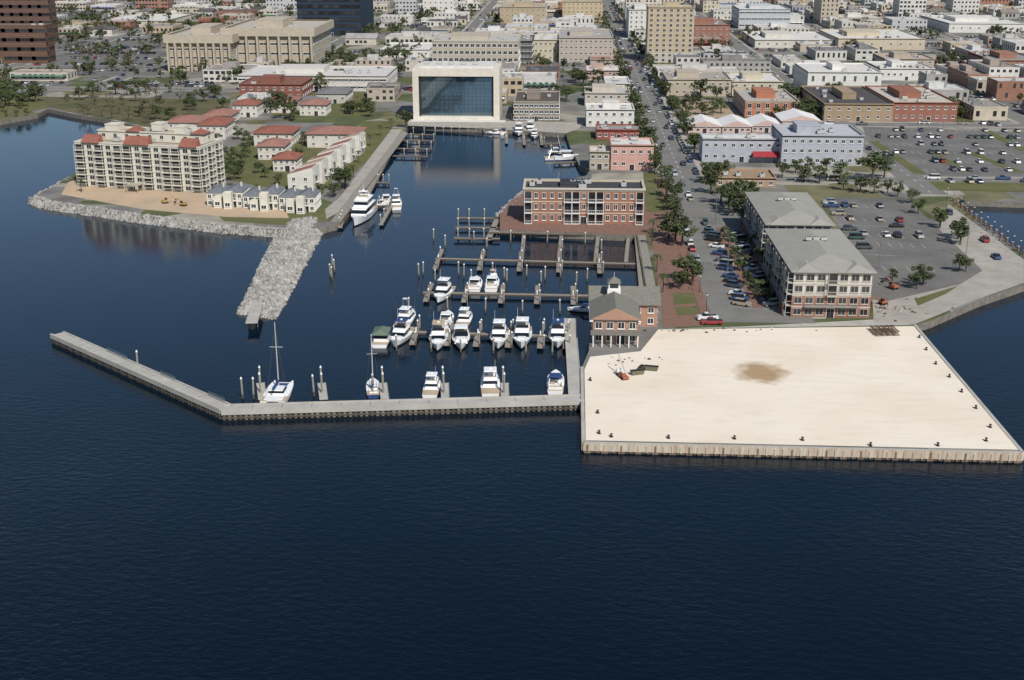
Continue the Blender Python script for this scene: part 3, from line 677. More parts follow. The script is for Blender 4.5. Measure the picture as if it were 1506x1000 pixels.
def harbour():
    x,y=G(872,510); t=thing('harbour_office','brick harbour office with grey roof and white cupola','building',(x,y,LZ))
    w=G(938,510)[0]-x; rf=mat('slate_grey_roof',(.22,.215,.185),.9,.25,1,spec=.03)
    pk=mat('salmon_brick_wall',(.42,.25,.18),.9,.2,2,spec=.1)
    body(t,w,13,6,2,4,pk,rf,roof='gable',gable='y',rh=2.8,ov=.7,scols=4,side='w',ww=1.6,wh=1.7,x0=0,y0=2.4)
    body(t,w+5.5,11,5.6,2,5,pk,rf,roof='gable',gable='x',rh=2.9,ov=.8,scols=3,side='e',ww=1.5,wh=1.5,x0=-.05,y0=15.5)
    mb=MB(); mb.box(-.6,-.4,3.0,w+.6,2.39,3.25,rf)
    for k in range(6): mb.box(k*(w-.1)/5-.1,-.2,0,k*(w-.1)/5+.15,.05,2.99,WHITE)
    inst('porch',mb.mesh('porch'),t)
    mb=MB(); mb.box(-.85,1.6,5.6,-.02,15.4,5.95,WHITE); mb.box(w+.02,1.6,5.6,w+.6,15.4,5.95,WHITE); inst('eaves_trim',mb.mesh('trim'),t)
    cu=MB(); cx,cy=w*.5,17; cu.box(cx-1.6,cy-1.6,7,cx+1.6,cy+1.6,9.3,WHITE)
    cu.box(cx-1.3,cy-1.3,9.3,cx+1.3,cy+1.3,10.8,GLASS); cu.ring(cx-1.3,cy-1.3,cx+1.3,cy+1.3,9.3,9.6,.1,WHITE)
    for a in(-1.3,1.1):
        for b in(-1.3,1.1): cu.box(cx+a-.05,cy+b-.05,9.61,cx+a+.25,cy+b+.25,10.8,WHITE)
    cu.hip(cx-1.4,cy-1.4,cx+1.4,cy+1.4,10.95,1.3,.25,rf); cu.cyl(cx,cy,12,13.4,.05,.03,5,WHITE)
    inst('cupola',cu.mesh('cupola'),t)
    FOOT.append((x-2,y-2,x+w+6,y+28))
harbour()
def condo():
    A=Vector(G(117,273));B=Vector(G(299,283)); d=B-A; an=math.atan2(d.y,d.x); w=d.length
    h=HH(A.x,A.y,117,207)-LZ
    t=thing('condominium','seven-storey cream condominium with red tile roof sections and balconies','apartment block',(A.x,A.y,LZ),an)
    cw=mat('cream_stucco',(.65,.615,.52),.9,.12,.3,spec=.1)
    fr=cm((.7,.67,.58))
    body(t,w,18,h,7,13,cw,cm(BEI),balc=(0,2,4,5,7,9,10,12),scols=6,sbalc=(0,2,4),side='e',ww=2.0,wh=1.7,band=cm((.68,.65,.56)),fr=fr,units=5)
    def rsec(a,b):
        rb=MB(); x0,x1=w*a,w*b; rb.hexa([(x0,-.9,h-.2),(x1,-.9,h-.2),(x1,3,h-.2),(x0,3,h-.2)],[(x0+.5,1.6,h+2.4),(x1-.5,1.6,h+2.4),(x1-.5,3,h+2.4),(x0+.5,3,h+2.4)],RED); inst('tile_roof',rb.mesh('tile_roof'),t)
    rsec(.06,.2);rsec(.4,.6);rsec(.84,.98)
    body(t,w*.85,9,3.2,1,9,cw,cm(BEI),x0=w*.1,y0=8,z0=h,side='e',door=False,units=3,fr=fr)
    for a,b in((.34,.44),(.86,.96)):
        rb=MB(); rb.hip(w*a,7.5,w*b,13,h+3.3,1.5,.2,RED); inst('tile_roof',rb.mesh('tile_roof'),t)
    pent(t,w*.52,10,h+3.2,w*.6,15,h+6,cw); pent(t,w*.14,10,h+2.6,w*.24,15,h+5,cw); pent(t,w*.7,10,h+2.6,w*.78,15,h+5.2,cw)
    mb=MB(); mb.box(w*.46,-7,2.6,w*.56,-3,2.8,cm(BEI))
    for a in(.465,.55):
        for b in (-6.8,-3.3): mb.box(w*a,b,0,w*a+.3,b+.3,2.6,cm(BEI))
    inst('pergola',mb.mesh('pergola'),t)
    FOOT.append((A.x-4,A.y-10,A.x+w+4,A.y+22))
condo()
def glassb():
    x,y=G(608,177); x2=G(735,177)[0]; w=x2-x; h=HH(x,y,608,101)-LZ
    t=thing('glass_office_building','white concrete framed office building with huge blue glass front','building',(x,y,LZ)); FOOT.append((x-3,y-12,x+w+3,y+30))
    c=cm((.68,.63,.54)); mb=MB(); a=2.9
    mb.box(0,0,-.3,a,26,h,c); mb.box(w-a,0,-.3,w,26,h,c); mb.box(a,.003,h-3.6,w-a,26,h-.003,c); mb.box(a,.003,-.3,w-a,3,2.0,c); mb.box(a,12,2.0,w-a,25.9,h-3.6,c)
    inst('wall',mb.mesh('wall'),t)
    mb=MB(); mb.box(-2,-4,-.3,w+3,-.02,.45,cm(LW)); inst('terrace',mb.mesh('terrace'),t)
    gl=mat('blue_curtain_glass',(.3,.4,.46),.04,.5,.03,met=.82,spec=.9,c2=(.12,.19,.24))
    g=MB(); g.poly([(a+.8,2.6,2.0),(w-a-.8,2.6,2.0),(w-a-.8,2.6,h-4.3),(a+.8,2.6,h-4.3)],gl)
    # darker return panels around the curtain wall
    g.box(a,1.2,2.0,a+.8,2.7,h-3.6,DARK); g.box(w-a-.8,1.2,2.0,w-a,2.7,h-3.6,DARK); g.box(a+.8,1.2,h-4.3,w-a-.8,2.7,h-3.6,DARK)
    inst('glass_wall',g.mesh('glass_wall'),t)
    mu=cm((.06,.075,.085)); m=MB(); n=18
    for i in range(1,n): xx=a+.8+(w-2*a-1.6)*i/n; m.box(xx-.035,2.5,2.0,xx+.035,2.59,h-4.3,mu)
    for j in range(1,10): zz=2.0+(h-6.3)*j/10; m.box(a+.8,2.52,zz-.03,w-a-.8,2.58,zz+.03,mu)
    inst('mullion_grid',m.mesh('mullion_grid'),t)
    r=MB(); r.box(3,3,h,w-3,24,h+.9,cm(LW)); inst('roof',r.mesh('roof'),t)
    for k in range(5): inst('roof_unit',unitmesh(),t,(6+k*6,12,h+.9))
glassb()
LIST=[
('pink_building','pink stucco building with white roof beside the basin',898,960,250,212,202,(.58,.35,.29),LW,2,5,{}),
('beige_building','small beige building with white roof near the dock',867,896,249,222,214,BEI,LW,2,3,{}),
('low_building','low dark red building with grey roof',877,943,205,190,182,(.33,.1,.08),GRY,1,7,{}),
('white_building','white two-storey commercial building with flat roof',862,932,186,160,151,LW,LW,2,6,{}),
('commercial_building','cream two-storey commercial building',860,926,156,136,127,(.52,.47,.4),(.5,.48,.45),2,6,{}),
('commercial_building','white narrow-windowed commercial building',890,926,141,122,112,LW,(.6,.58,.55),2,4,{}),
('commercial_building','pinkish commercial building with white roof',862,912,118,103,96,(.5,.36,.3),LW,2,5,{}),
('commercial_building','low building with reddish roof',868,910,98,87,79,BEI,(.35,.2,.16),1,5,{}),
('office_building','brown three-storey office with long balcony bands and dark roof',756,822,178,149,133,(.28,.23,.19),(.12,.1,.09),3,9,dict(band=cm((.4,.36,.3)),ww=3,wh=1.4)),
('office_building','beige four-storey office with regular window grid',636,763,103,60,49,(.47,.42,.34),(.5,.48,.44),4,16,dict(ww=2.6,wh=2.2,band=cm((.5,.45,.37)),units=8)),
('dark_office_building','dark glass office slab beside beige office',764,783,95,60,52,DRK,GRY,4,4,{}),
('office_building','cream commercial block with flat roof',785,820,90,58,50,CREAM,LW,3,5,{}),
('office_building','beige four-storey classical office block',822,901,92,55,42,(.45,.4,.34),(.4,.38,.35),4,11,{}),
('office_building','tan office block with penthouse',827,886,32,2,-6,(.52,.42,.26),BEI,5,9,{}),
('office_building','tan flat-roofed office block downtown',735,803,34,10,4,(.46,.37,.25),BEI,3,9,{}),
('high_rise_building','ten-storey tan masonry high-rise with cornice',951,1018,92,10,7,(.5,.41,.28),BEI,11,7,dict(base=cm((.52,.47,.4)),basel=2,ww=2,wh=2,dmax=25)),
('white_building','white mid-rise building behind masonry tower',924,962,56,14,8,LW,GRY,6,5,{}),
('city_hall_block','tan brutalist civic building with long slot windows',251,342,104,52,40,(.46,.4,.31),(.5,.46,.4),4,8,dict(ww=6,wh=1.5)),
('city_hall_block','tan brutalist civic building with overhanging top floor',335,462,100,42,30,(.46,.4,.31),(.5,.46,.4),4,8,dict(ww=9,wh=1.6)),
('white_building','long low white office with flat roof',352,570,133,110,96,(.62,.59,.54),(.62,.6,.56),2,20,dict(ww=5,wh=1.3,units=10)),
('brown_office_building','brown banded office block with strip windows',-90,74,92,36,30,(.16,.095,.07),(.22,.18,.15),4,8,dict(band=cm((.2,.125,.095)),ww=13,wh=2.4,fr=cm((.16,.1,.08)),dmax=14)),
('brown_office_building','brown banded office tower with strip windows',-60,80,62,-10,-16,(.15,.095,.075),(.22,.18,.15),6,10,dict(ww=11,wh=2.4,fr=cm((.16,.1,.08)),dmax=14)),
('glass_tower','dark blue glass office tower',439,532,52,-45,-50,(.03,.05,.08),DRK,10,12,dict(ww=5,wh=3,gl=GLASS,fr=DARK)),
('brick_building','low red-brown brick building with flat roof',353,446,146,123,113,(.26,.11,.085),(.24,.12,.09),2,8,{}),
('blue_building','long pale lavender-blue building with flat roof',1032,1148,238,203,196,(.42,.43,.47),LW,2,9,{}),
('blue_building','lavender-blue three-storey block with parapet',1148,1266,243,198,182,(.42,.43,.47),(.5,.5,.52),3,10,dict(units=7)),
('low_building','low tan brown building among trees',1052,1140,275,260,248,(.4,.28,.18),(.35,.25,.17),1,6,{}),
('orange_brick_building','two-storey orange brick building with white trim',1095,1173,172,148,130,(.44,.18,.11),(.45,.42,.38),2,6,dict(base=cm((.5,.2,.12)),band=cm((.5,.4,.3)),ww=2,wh=2.4)),
('warehouse','brown brick warehouse with dark roof',1211,1311,178,152,126,(.36,.27,.18),(.1,.09,.09),2,7,dict(units=7)),
('warehouse','red-brown brick warehouse with cream roof',1312,1405,178,150,126,(.31,.14,.1),(.55,.5,.42),2,8,dict(units=7)),
('white_building','white art deco building with tall windows',1186,1293,142,105,92,(.7,.69,.64),LW,2,7,dict(wh=3.2)),
('commercial_building','beige two-storey commercial building with dark windows',980,1074,141,116,104,(.47,.41,.32),(.4,.36,.31),2,9,dict(units=7)),
('commercial_building','cream commercial building with awning',1076,1150,141,119,107,(.55,.5,.38),LW,2,6,{}),
('commercial_building','long white low commercial building',1293,1372,118,100,90,LW,LW,1,9,{}),
('commercial_building','cream long flat roof hall',1232,1358,73,56,43,(.55,.48,.36),LW,1,9,{}),
('brick_building','red brick building by the high-rise',1012,1072,62,36,28,(.33,.16,.12),(.3,.24,.2),3,7,{}),
('office_building','pale grey office with strip windows',1086,1160,42,13,7,(.5,.52,.54),LW,3,8,dict(ww=6)),
('brick_building','brick building at the car park edge',1458,1530,108,88,76,(.34,.18,.13),GRY,2,6,{}),
('commercial_building','pale two-storey commercial building downtown',1300,1372,104,86,78,BEI,(.5,.4,.35),2,6,{}),
('office_building','white five-storey downtown office block',622,668,22,-8,-12,LW,GRY,4,6,{}),
('commercial_building','white long warehouse with pale roof',1395,1506,48,34,22,LW,LW,1,9,{}),
('commercial_building','low pale warehouse with broad white roof',1110,1225,70,58,46,(.6,.57,.5),LW,1,9,{}),
('commercial_building','low white hall with broad flat roof',560,632,84,72,62,LW,LW,1,7,{}),
('commercial_building','long cream hall with pale flat roof',150,245,40,30,20,(.56,.52,.45),LW,1,8,{}),
]
for (n,l,xl,xr,yb,yt,yk,wa,ro,fl,co,op) in LIST:
    t,w,d,h=bld(n,l,xl,xr,yb,yt,yk,wa,ro,fl,co,**op)
    if n=='city_hall_block':
        mb=MB(); c=cm((.48,.42,.33)); mb.ring(0,0,w,d,h-4.6,h+.6,2.4,c); inst('overhang',mb.mesh('overhang'),t)
        pent(t,w*.3,d*.2,h-.7,w*.62,d*.7,h+4.5,c)
        mb=MB()
        for k in range(9): mb.box(w*k/8-.6,-3.2,-.3,w*k/8+.6,-.02,h-4.7,c)
        inst('pier_row',mb.mesh('pier_row'),t)
    elif w>18 and d>14 and h>6 and n!='glass_tower': pent(t,w*R.uniform(.15,.4),d*.3,h-.7,w*R.uniform(.5,.7),d*.7,h+2.6,cm(wa))
HL='cream house with red tiled hip roof'
REDP=mat('faded_pink_tile',(.36,.19,.15),.9,.3,.6,spec=.05)
for i,(xl,xr,yb,yt,yk) in enumerate(((343,379,172,154,148),(441,480,170,154,148),(392,434,166,150,143),(374,430,215,196,184),(452,529,217,197,181),(246,300,200,180,168),(292,332,205,184,174),(300,340,182,170,162),(380,418,235,215,206),(402,436,252,234,226))):
    bld('house',HL,xl,xr,yb,yt,yk,(.64,.6,.53),REDP if i%3 else RED,2,4,cat='house',roof='hip',rh=2.0,ov=.8,group='red-roofed houses near the basin',ww=1.2,wh=1.3,dmax=18)
for (xl,xr,yb,yt,yk) in ((465,510,152,138,130),(432,470,160,150,144)):
    bld('house','house with grey hip roof',xl,xr,yb,yt,yk,(.5,.47,.42),(.2,.2,.2),1,4,cat='house',roof='hip',rh=2.2)
TH=[0,3,-1,4,1,3]; SLATE=mat('slate_roof',(.19,.2,.22),.9,.3,.8,spec=.05)
for i in range(6):
    xl=305+i*26.5; yb=303+i*1.8
    wl=cm((.68,.65,.55))
    t,w,d,h=bld('townhouse','pale townhouse with blue-grey roof and front bay',xl,xl+26.3,yb,yb-19-TH[i],yb-30-TH[i],wl,SLATE,2,3,cat='house',roof='hip',rh=1.6,ov=.15,ww=1.3,wh=1.5,group='row of grey-roofed townhouses',dmax=11,balc=(1,))
    mb=MB(); a=.05 if i%2 else .5; hh=3.2+TH[i]*.6; mb.box(w*a,-3.0,-.3,w*(a+.45),-.02,hh,wl,cm(LW)); mb.ring(w*a,-3.0,w*(a+.45),-.3,hh,hh+.8,-.12,wl); inst('porch',mb.mesh('porch'),t)
    inst('window',winmesh(1.8,1.4),t,(w*(a+.22),-3.0,.9))
    mb=MB(); mb.box(w*.7,d*.5,h+.3,w*.78,d*.6,h+2.4,wl); inst('chimney',mb.mesh('chimney'),t)
for i in range(6):
    xl=424+i*14.5; yb=281-i*10.5
    x,y=G(xl,yb); t=thing('townhouse','white townhouse with sloping tiled shed roof and skylight','house',(x,y,LZ),math.radians(-4),'row of white townhouses with sloping roofs')
    w=9.5;d=9; wl=cm((.7,.68,.6)); mb=MB(); mb.hexa([(0,0,-.3),(w,0,-.3),(w,d,-.3),(0,d,-.3)],[(0,0,6),(w,0,8.8),(w,d,8.8),(0,d,6)],wl); inst('wall',mb.mesh('wall'),t)
    mb=MB(); mb.hexa([(.9,.8,6.2),(w-.8,.8,8.6),(w-.8,d-.9,8.6),(.9,d-.9,6.2)],[(.9,.8,6.5),(w-.8,.8,8.9),(w-.8,d-.9,8.9),(.9,d-.9,6.5)],cm((.45,.33,.26)) if i%2 else REDP); inst('roof',mb.mesh('roof'),t)
    for k in range(2):
        for f in range(2): inst('window',winmesh(1.3,1.4),t,(2.3+k*4.4,0,1+f*2.8))
    inst('balcony',balcmesh(3,2.5),t,(w,d*.5,3),pi/2); inst('window',winmesh(1.3,1.4),t,(w,d*.25,6.2),pi/2)
    FOOT.append((x-2,y-2,x+11,y+11))
t=thing('awning','dark red awning over a shop entrance','awning',P3(1106,239)); mb=MB(); w=G(1146,239)[0]-G(1106,239)[0]
rm=mat('red_canvas',(.36,.04,.05),.8); mb.hexa([(0,-3,2.8),(w,-3,2.8),(w,0,2.8),(0,0,2.8)],[(0,-2.9,3.0),(w,-2.9,3.0),(w,-.05,4.6),(0,-.05,4.6)],rm)
for k in range(4): mb.cyl(.3+k*(w-.6)/3,-2.9,0,2.8,.06,.06,5,STEEL)
inst('canopy',mb.mesh('canopy'),t)
TENT=mat('white_membrane_roof',(.74,.73,.7),.8,.12,.3,spec=.1)
for (xl,xr,yb,yt) in((1012,1060,196,186),(1062,1104,196,186),(1106,1148,195,185),(1150,1205,190,178)):
    t,w,d,h=bld('white_roofed_hall','low hall with bright white shallow roof',xl,xr,yb,yt,yt-10,(.6,.44,.38),TENT,1,5,roof='gable',gable='y',rh=2.6,group='white pitched-roof halls',dmax=22)
# ---------------------------------------------------------------- vehicles
def carmesh(kind):
    mb=MB(); gl=MB(); B=.9
    L=2.3 if kind!='van' else 2.5
    if kind=='pickup':L=2.7
    z1=.95 if kind=='sedan' else 1.1
    mb.tbox((-B,-L,B,L),(-B*.97,-L*.98,B*.97,L*.97),.3,.7,PAINT); mb.tbox((-B*.97,-L*.98,B*.97,L*.97),(-B*.88,-L*.94,B*.88,L*.9),.7,z1,PAINT)
    if kind=='sedan': b=(-B*.85,-L*.62,B*.85,L*.42);t=(-B*.68,-L*.38,B*.68,L*.12);zt=1.45
    elif kind=='suv': b=(-B*.87,-L*.92,B*.87,L*.42);t=(-B*.72,-L*.82,B*.72,L*.2);zt=1.75
    elif kind=='van': b=(-B*.9,-L*.92,B*.9,L*.7);t=(-B*.8,-L*.9,B*.8,L*.4);zt=2.0
    else: b=(-B*.87,-L*.12,B*.87,L*.5);t=(-B*.7,-L*.08,B*.7,L*.28);zt=1.75
    gl.tbox(b,t,z1+.002,zt,BGL)
    mb.tbox((t[0]-.02,t[1]-.03,t[2]+.02,t[3]+.03),(t[0]+.04,t[1]+.04,t[2]-.04,t[3]-.04),zt+.002,zt+.06,PAINT)
    if kind=='pickup': gl.poly([(-B*.75,-L*.9,z1+.01),(B*.75,-L*.9,z1+.01),(B*.75,-L*.15,z1+.01),(-B*.75,-L*.15,z1+.01)],DARK)
    wh=MB()
    for y in(-L*.62,L*.62):
        for x in(-B,B-.2): wh.tube((x-.01,y,.33),(x+.21,y,.33),.33,TYRE,10)
        wh.tube((-B+.1,y,.33),(B-.1,y,.33),.05,TYRE)
    wh.tube((0,-L*.62,.33),(0,L*.62,.33),.05,TYRE)
    return mb.mesh('body'),gl.mesh('window'),wh.mesh('wheel_set')
CM={k:carmesh(k) for k in('sedan','suv','van','pickup')}
CC=[((.68,.68,.66),'white'),((.4,.41,.42),'silver'),((.34,.34,.33),'silver'),((.02,.02,.022),'black'),((.12,.125,.13),'dark grey'),((.07,.075,.08),'dark grey'),((.26,.03,.03),'red'),((.04,.07,.16),'blue'),((.33,.28,.21),'beige'),((.04,.08,.06),'dark green'),((.68,.68,.66),'white'),((.05,.06,.09),'navy')]
cars=[]
def car(x,y,a,kind=None,ci=None):
    cars.append((x,y,a,kind or R.choice(('sedan','sedan','suv','suv','van','pickup')),R.randrange(len(CC)) if ci is None else ci))
def row(p,q,sp,a,fill=.9,world=False,marks=False):
    A=Vector(p if world else G(*p));B=Vector(q if world else G(*q)); L=(B-A).length;n=int(L/sp)
    for i in range(n):
        c=A.lerp(B,(i+.5)/n)
        if R.random()<fill: car(c.x+R.uniform(-.15,.15),c.y+R.uniform(-.3,.3),math.radians(a)+R.choice((0,pi))+R.uniform(-.04,.04))
        if marks:
            c=A.lerp(B,i/n); s,cc=math.sin(math.radians(a)),math.cos(math.radians(a))
            dash(c.x+s*2.5,c.y-cc*2.5,c.x-s*2.5,c.y+cc*2.5,.14,0,LZ+.085)
yb0=yP0+14; yb1=G(1060,335)[1]
for k in range(5):
    a=yb0+k*16.5
    row((46.4,a),(46.4,min(a+13.2,yb1)),3.3,62,.9,True,True); row((54.0,a),(54.0,min(a+13.2,yb1)),3.3,-62,.9,True,True)
row((38.8,yP0+24),(38.8,yb1),6.2,0,.5,True); row((61.2,yP0+14),(61.2,yb1+20),6.2,0,.5,True)
row((1045,342),(1010,285),7,0,.3)
for (p,q,f,a) in (((1222,303),(1300,305),.5,0),((1228,322),(1330,326),.7,0),((1238,331),(1340,335),.4,90),((1262,345),(1360,350),.7,0),((1275,359),(1375,363),.35,0),((1285,375),(1330,377),.2,90),((1300,395),(1390,398),.06,0)):
    row(p,q,2.9,a,f,marks=True)
row((1218,298),(1275,372),2.9,90,.3,marks=True)
for v in (192,202,213,225,238,250): row((1275+(v-192)*1.1,v),(1500,v+2),2.9,0,.42,marks=True)
for v in (86,92,99,106,113,121,129,138,147,157): row((1385+(v-86)*.6,v),(1508,v+1),2.9,0,.88)
for v in (70,78,86,95,104): row((95,v),(230,v+1),2.9,0,.6)
for (p,q) in (((940,184),(862,183)),((560,130),(590,130)),((1440,182),(1506,190)),((1180,150),(1206,175)),((1390,268),(1506,270))): row(p,q,3.5,0,.5)
for k in range(70):
    y=R.uniform(yP1+5,1400); s=R.choice((-1,1)); car(PX+s*2.6,y,0 if s>0 else pi)
for s in(-6,6): 
    y=yP1+8
    while y<1300:
        if R.random()<.65: car(PX+s,y,0)
        y+=6.3
for x,w,y0,y1 in NS[1:]:
    for k in range(14):
        s=R.choice((-1,1)); y=R.uniform(y0+10,1300); car(x+s*2.2,y,0)
for y,w,x0,x1 in EW:
    for k in range(14):
        s=R.choice((-1,1)); car(R.uniform(max(x0,-400),min(x1,450)),y+s*2.1,pi/2)
for p in ((1395,315),(1448,355),(1465,380),(1414,300)): c=G(*p); car(c[0],c[1],0)
c=G(1047,477); car(c[0],c[1],pi/2,'pickup',6); c=G(1040,470); car(c[0],c[1],pi/2+.2,'pickup',0)
# ---------------------------------------------------------------- trees
def treemesh(seed,leaf=LEAF,n=13,per=34,sz=.085):
    r=random.Random(seed); tr=MB();cr=MB()
    tr.tube((0,0,0),(0,0,.38),.035,BARK,6,.022)
    for k in range(n):
        a=k*2.4+r.uniform(-.5,.5); q=r.uniform(.06,.3); z=r.uniform(.38,.88); q*=1.15-abs(z-.58)*1.1
        c=Vector((q*math.cos(a),q*math.sin(a),z))
        if k<6: tr.tube((0,0,.3+.02*k),c,.014,BARK,4,.005)
        cs=r.uniform(.09,.15)
        for j in range(per):
            d=Vector((r.gauss(0,1),r.gauss(0,1),r.gauss(0,.8))).normalized(); p=c+d*cs*r.uniform(.45,1.1)
            nn=(d+Vector((r.uniform(-.7,.7),r.uniform(-.7,.7),r.uniform(-.2,.9)))).normalized(); u=nn.orthogonal().normalized(); w=nn.cross(u); s=sz*r.uniform(.3,.62)
            cr.poly([p+u*s,p+w*s*.8,p-u*s,p-w*s*.8],leaf)
    return tr.mesh('trunk'),cr.mesh('crown')
TM=[treemesh(i) for i in range(7)]; TB=[treemesh(20+i,leaf=LEAFB,n=11,per=16,sz=.06) for i in range(3)]
def palmmesh():
    tr=MB();cr=MB(); tr.tube((0,0,0),(0,0,.78),.03,BARK,6,.022)
    for k in range(16):
        a=k*2.399; dr=.12+.2*(k%3)/2; pr=(0,0,.78)
        for s in range(1,5):
            t=s/4; q=.32*t; z=.8+.1*math.sin(t*2.2)-dr*t*t*1.3; c=(q*math.cos(a),q*math.sin(a),z); w=.045*(1.1-t*.8); o=(-math.sin(a)*w,math.cos(a)*w)
            cr.poly([(pr[0]-o[0],pr[1]-o[1],pr[2]-.015),(c[0]-o[0],c[1]-o[1],c[2]-.015),(c[0],c[1],c[2]),(pr[0],pr[1],pr[2])],LEAF)
            cr.poly([(pr[0],pr[1],pr[2]),(c[0],c[1],c[2]),(c[0]+o[0],c[1]+o[1],c[2]-.015),(pr[0]+o[0],pr[1]+o[1],pr[2]-.015)],LEAF)
            pr=c
    return tr.mesh('trunk'),cr.mesh('crown')
PM=palmmesh()
trees=[]
def tree(x,y,h,k='g'): trees.append((x,y,h,k))
def tp(u,v,h,k='g'): x,y=G(u,v); tree(x,y,h,k)
for (u,v,h) in ((992,300,9),(990,325,9),(993,358,11),(1003,362,9),(983,350,8),(1010,412,8),(1018,420,7),(1000,425,6),(980,290,8),(978,270,8),(985,310,7),(1072,310,10),(1085,305,11),(1060,300,9),(1095,315,9),(1045,285,9),(1050,265,8),(1090,330,7),(1108,365,5),(1120,385,5),(1122,402,5),(1135,425,4.5),(1127,445,4.5),(1170,255,6),(1190,252,6),(1215,250,6),(1283,265,12),(1235,268,8),(1205,270,7),(1300,262,8),(1408,352,7),(1412,360,7),(1382,335,7),(1350,315,6),(1340,300,6),(1320,290,6),(1305,285,6),(1240,280,6),(1265,283,7),(1285,285,6),(1182,268,7),(1410,400,6),(1348,425,7),(1357,420,6),(1312,415,4),(1420,400,5),(500,280,9),(508,276,9),(492,290,6),(420,175,12),(412,165,11),(405,160,10),(432,178,8),(350,205,6),(340,235,6),(322,262,6),(330,255,5),(355,240,5),(362,232,6),(475,250,5),(470,285,4),(315,268,4),(597,188,10),(540,165,8),(560,120,9),(590,110,8),(230,176,8),(250,178,7),(205,172,6),(328,160,7),(345,265,6),(352,258,7),(338,250,6),(440,235,6),(448,212,6),(365,215,7),(1040,270,9),(1065,262,8),(1150,262,7),(1078,318,9),(1100,300,9),(380,255,5),(390,262,5),(410,272,5),(300,222,6),(318,215,6)): tp(u,v,h)
for (u,v,h) in ((130,170,7),(150,172,7),(165,175,7),(190,178,8),(120,165,5),(215,182,8),(175,168,7),(210,160,8),(235,160,7),(200,150,8),(180,155,8),(160,158,8),(140,155,8),(10,172,4),(25,172,4),(40,170,4),(5,165,5),(30,160,5),(525,165,9),(545,172,8),(230,145,9),(265,150,8),(300,150,8),(100,150,5),(280,170,7)): tp(u,v,h,'b' if R.random()<.7 else 'g')
for (u,v) in ((520,262),(528,240),(545,215),(560,200),(575,190),(1105,300),(960,345),(958,360),(966,400),(975,430),(368,225),(395,228),(120,283),(340,290),(380,292)): tp(u,v,6,'p')
for k in range(6): tree(50.2,yP0+22+k*13,R.uniform(4,5.5))
for k in range(120):
    s=R.choice((-1,1)); y=R.uniform(yP1,1350); tree(PX+s*R.uniform(9.3,10.6),y,R.uniform(6,10))
def inland(x,y):
    c=False; n=len(out)
    for i in range(n):
        x1,y1=out[i];x2,y2=out[(i+1)%n]
        if (y1>y)!=(y2>y) and x<(x2-x1)*(y-y1)/(y2-y1)+x1: c=not c
    return c
def onroad(x,y,m=3):
    for xx,w,y0,y1 in NS:
        if abs(x-xx)<w/2+m and y0-m<y<y1: return True
    for yy,w,x0,x1 in EW:
        if abs(y-yy)<w/2+m and x0<x<x1: return True
    return False
def hit(a):
    for f in FOOT:
        if a[0]<f[2] and a[2]>f[0] and a[1]<f[3] and a[3]>f[1]: return True
    return False
KEEP=[]
for poly in ([(1370,75),(1640,172)],[(90,60),(235,112)],[(1268,262),(1560,184)],[(996,150),(1085,176)],[(60,190),(340,140)],[(735,200),(860,182)]):
    a=G(*poly[0]);b=G(*poly[1]); KEEP.append((min(a[0],b[0]),min(a[1],b[1]),max(a[0],b[0]),max(a[1],b[1])))
def keep(r):
    return any(r[0]<f[2] and r[2]>f[0] and r[1]<f[3] and r[3]>f[1] for f in KEEP)
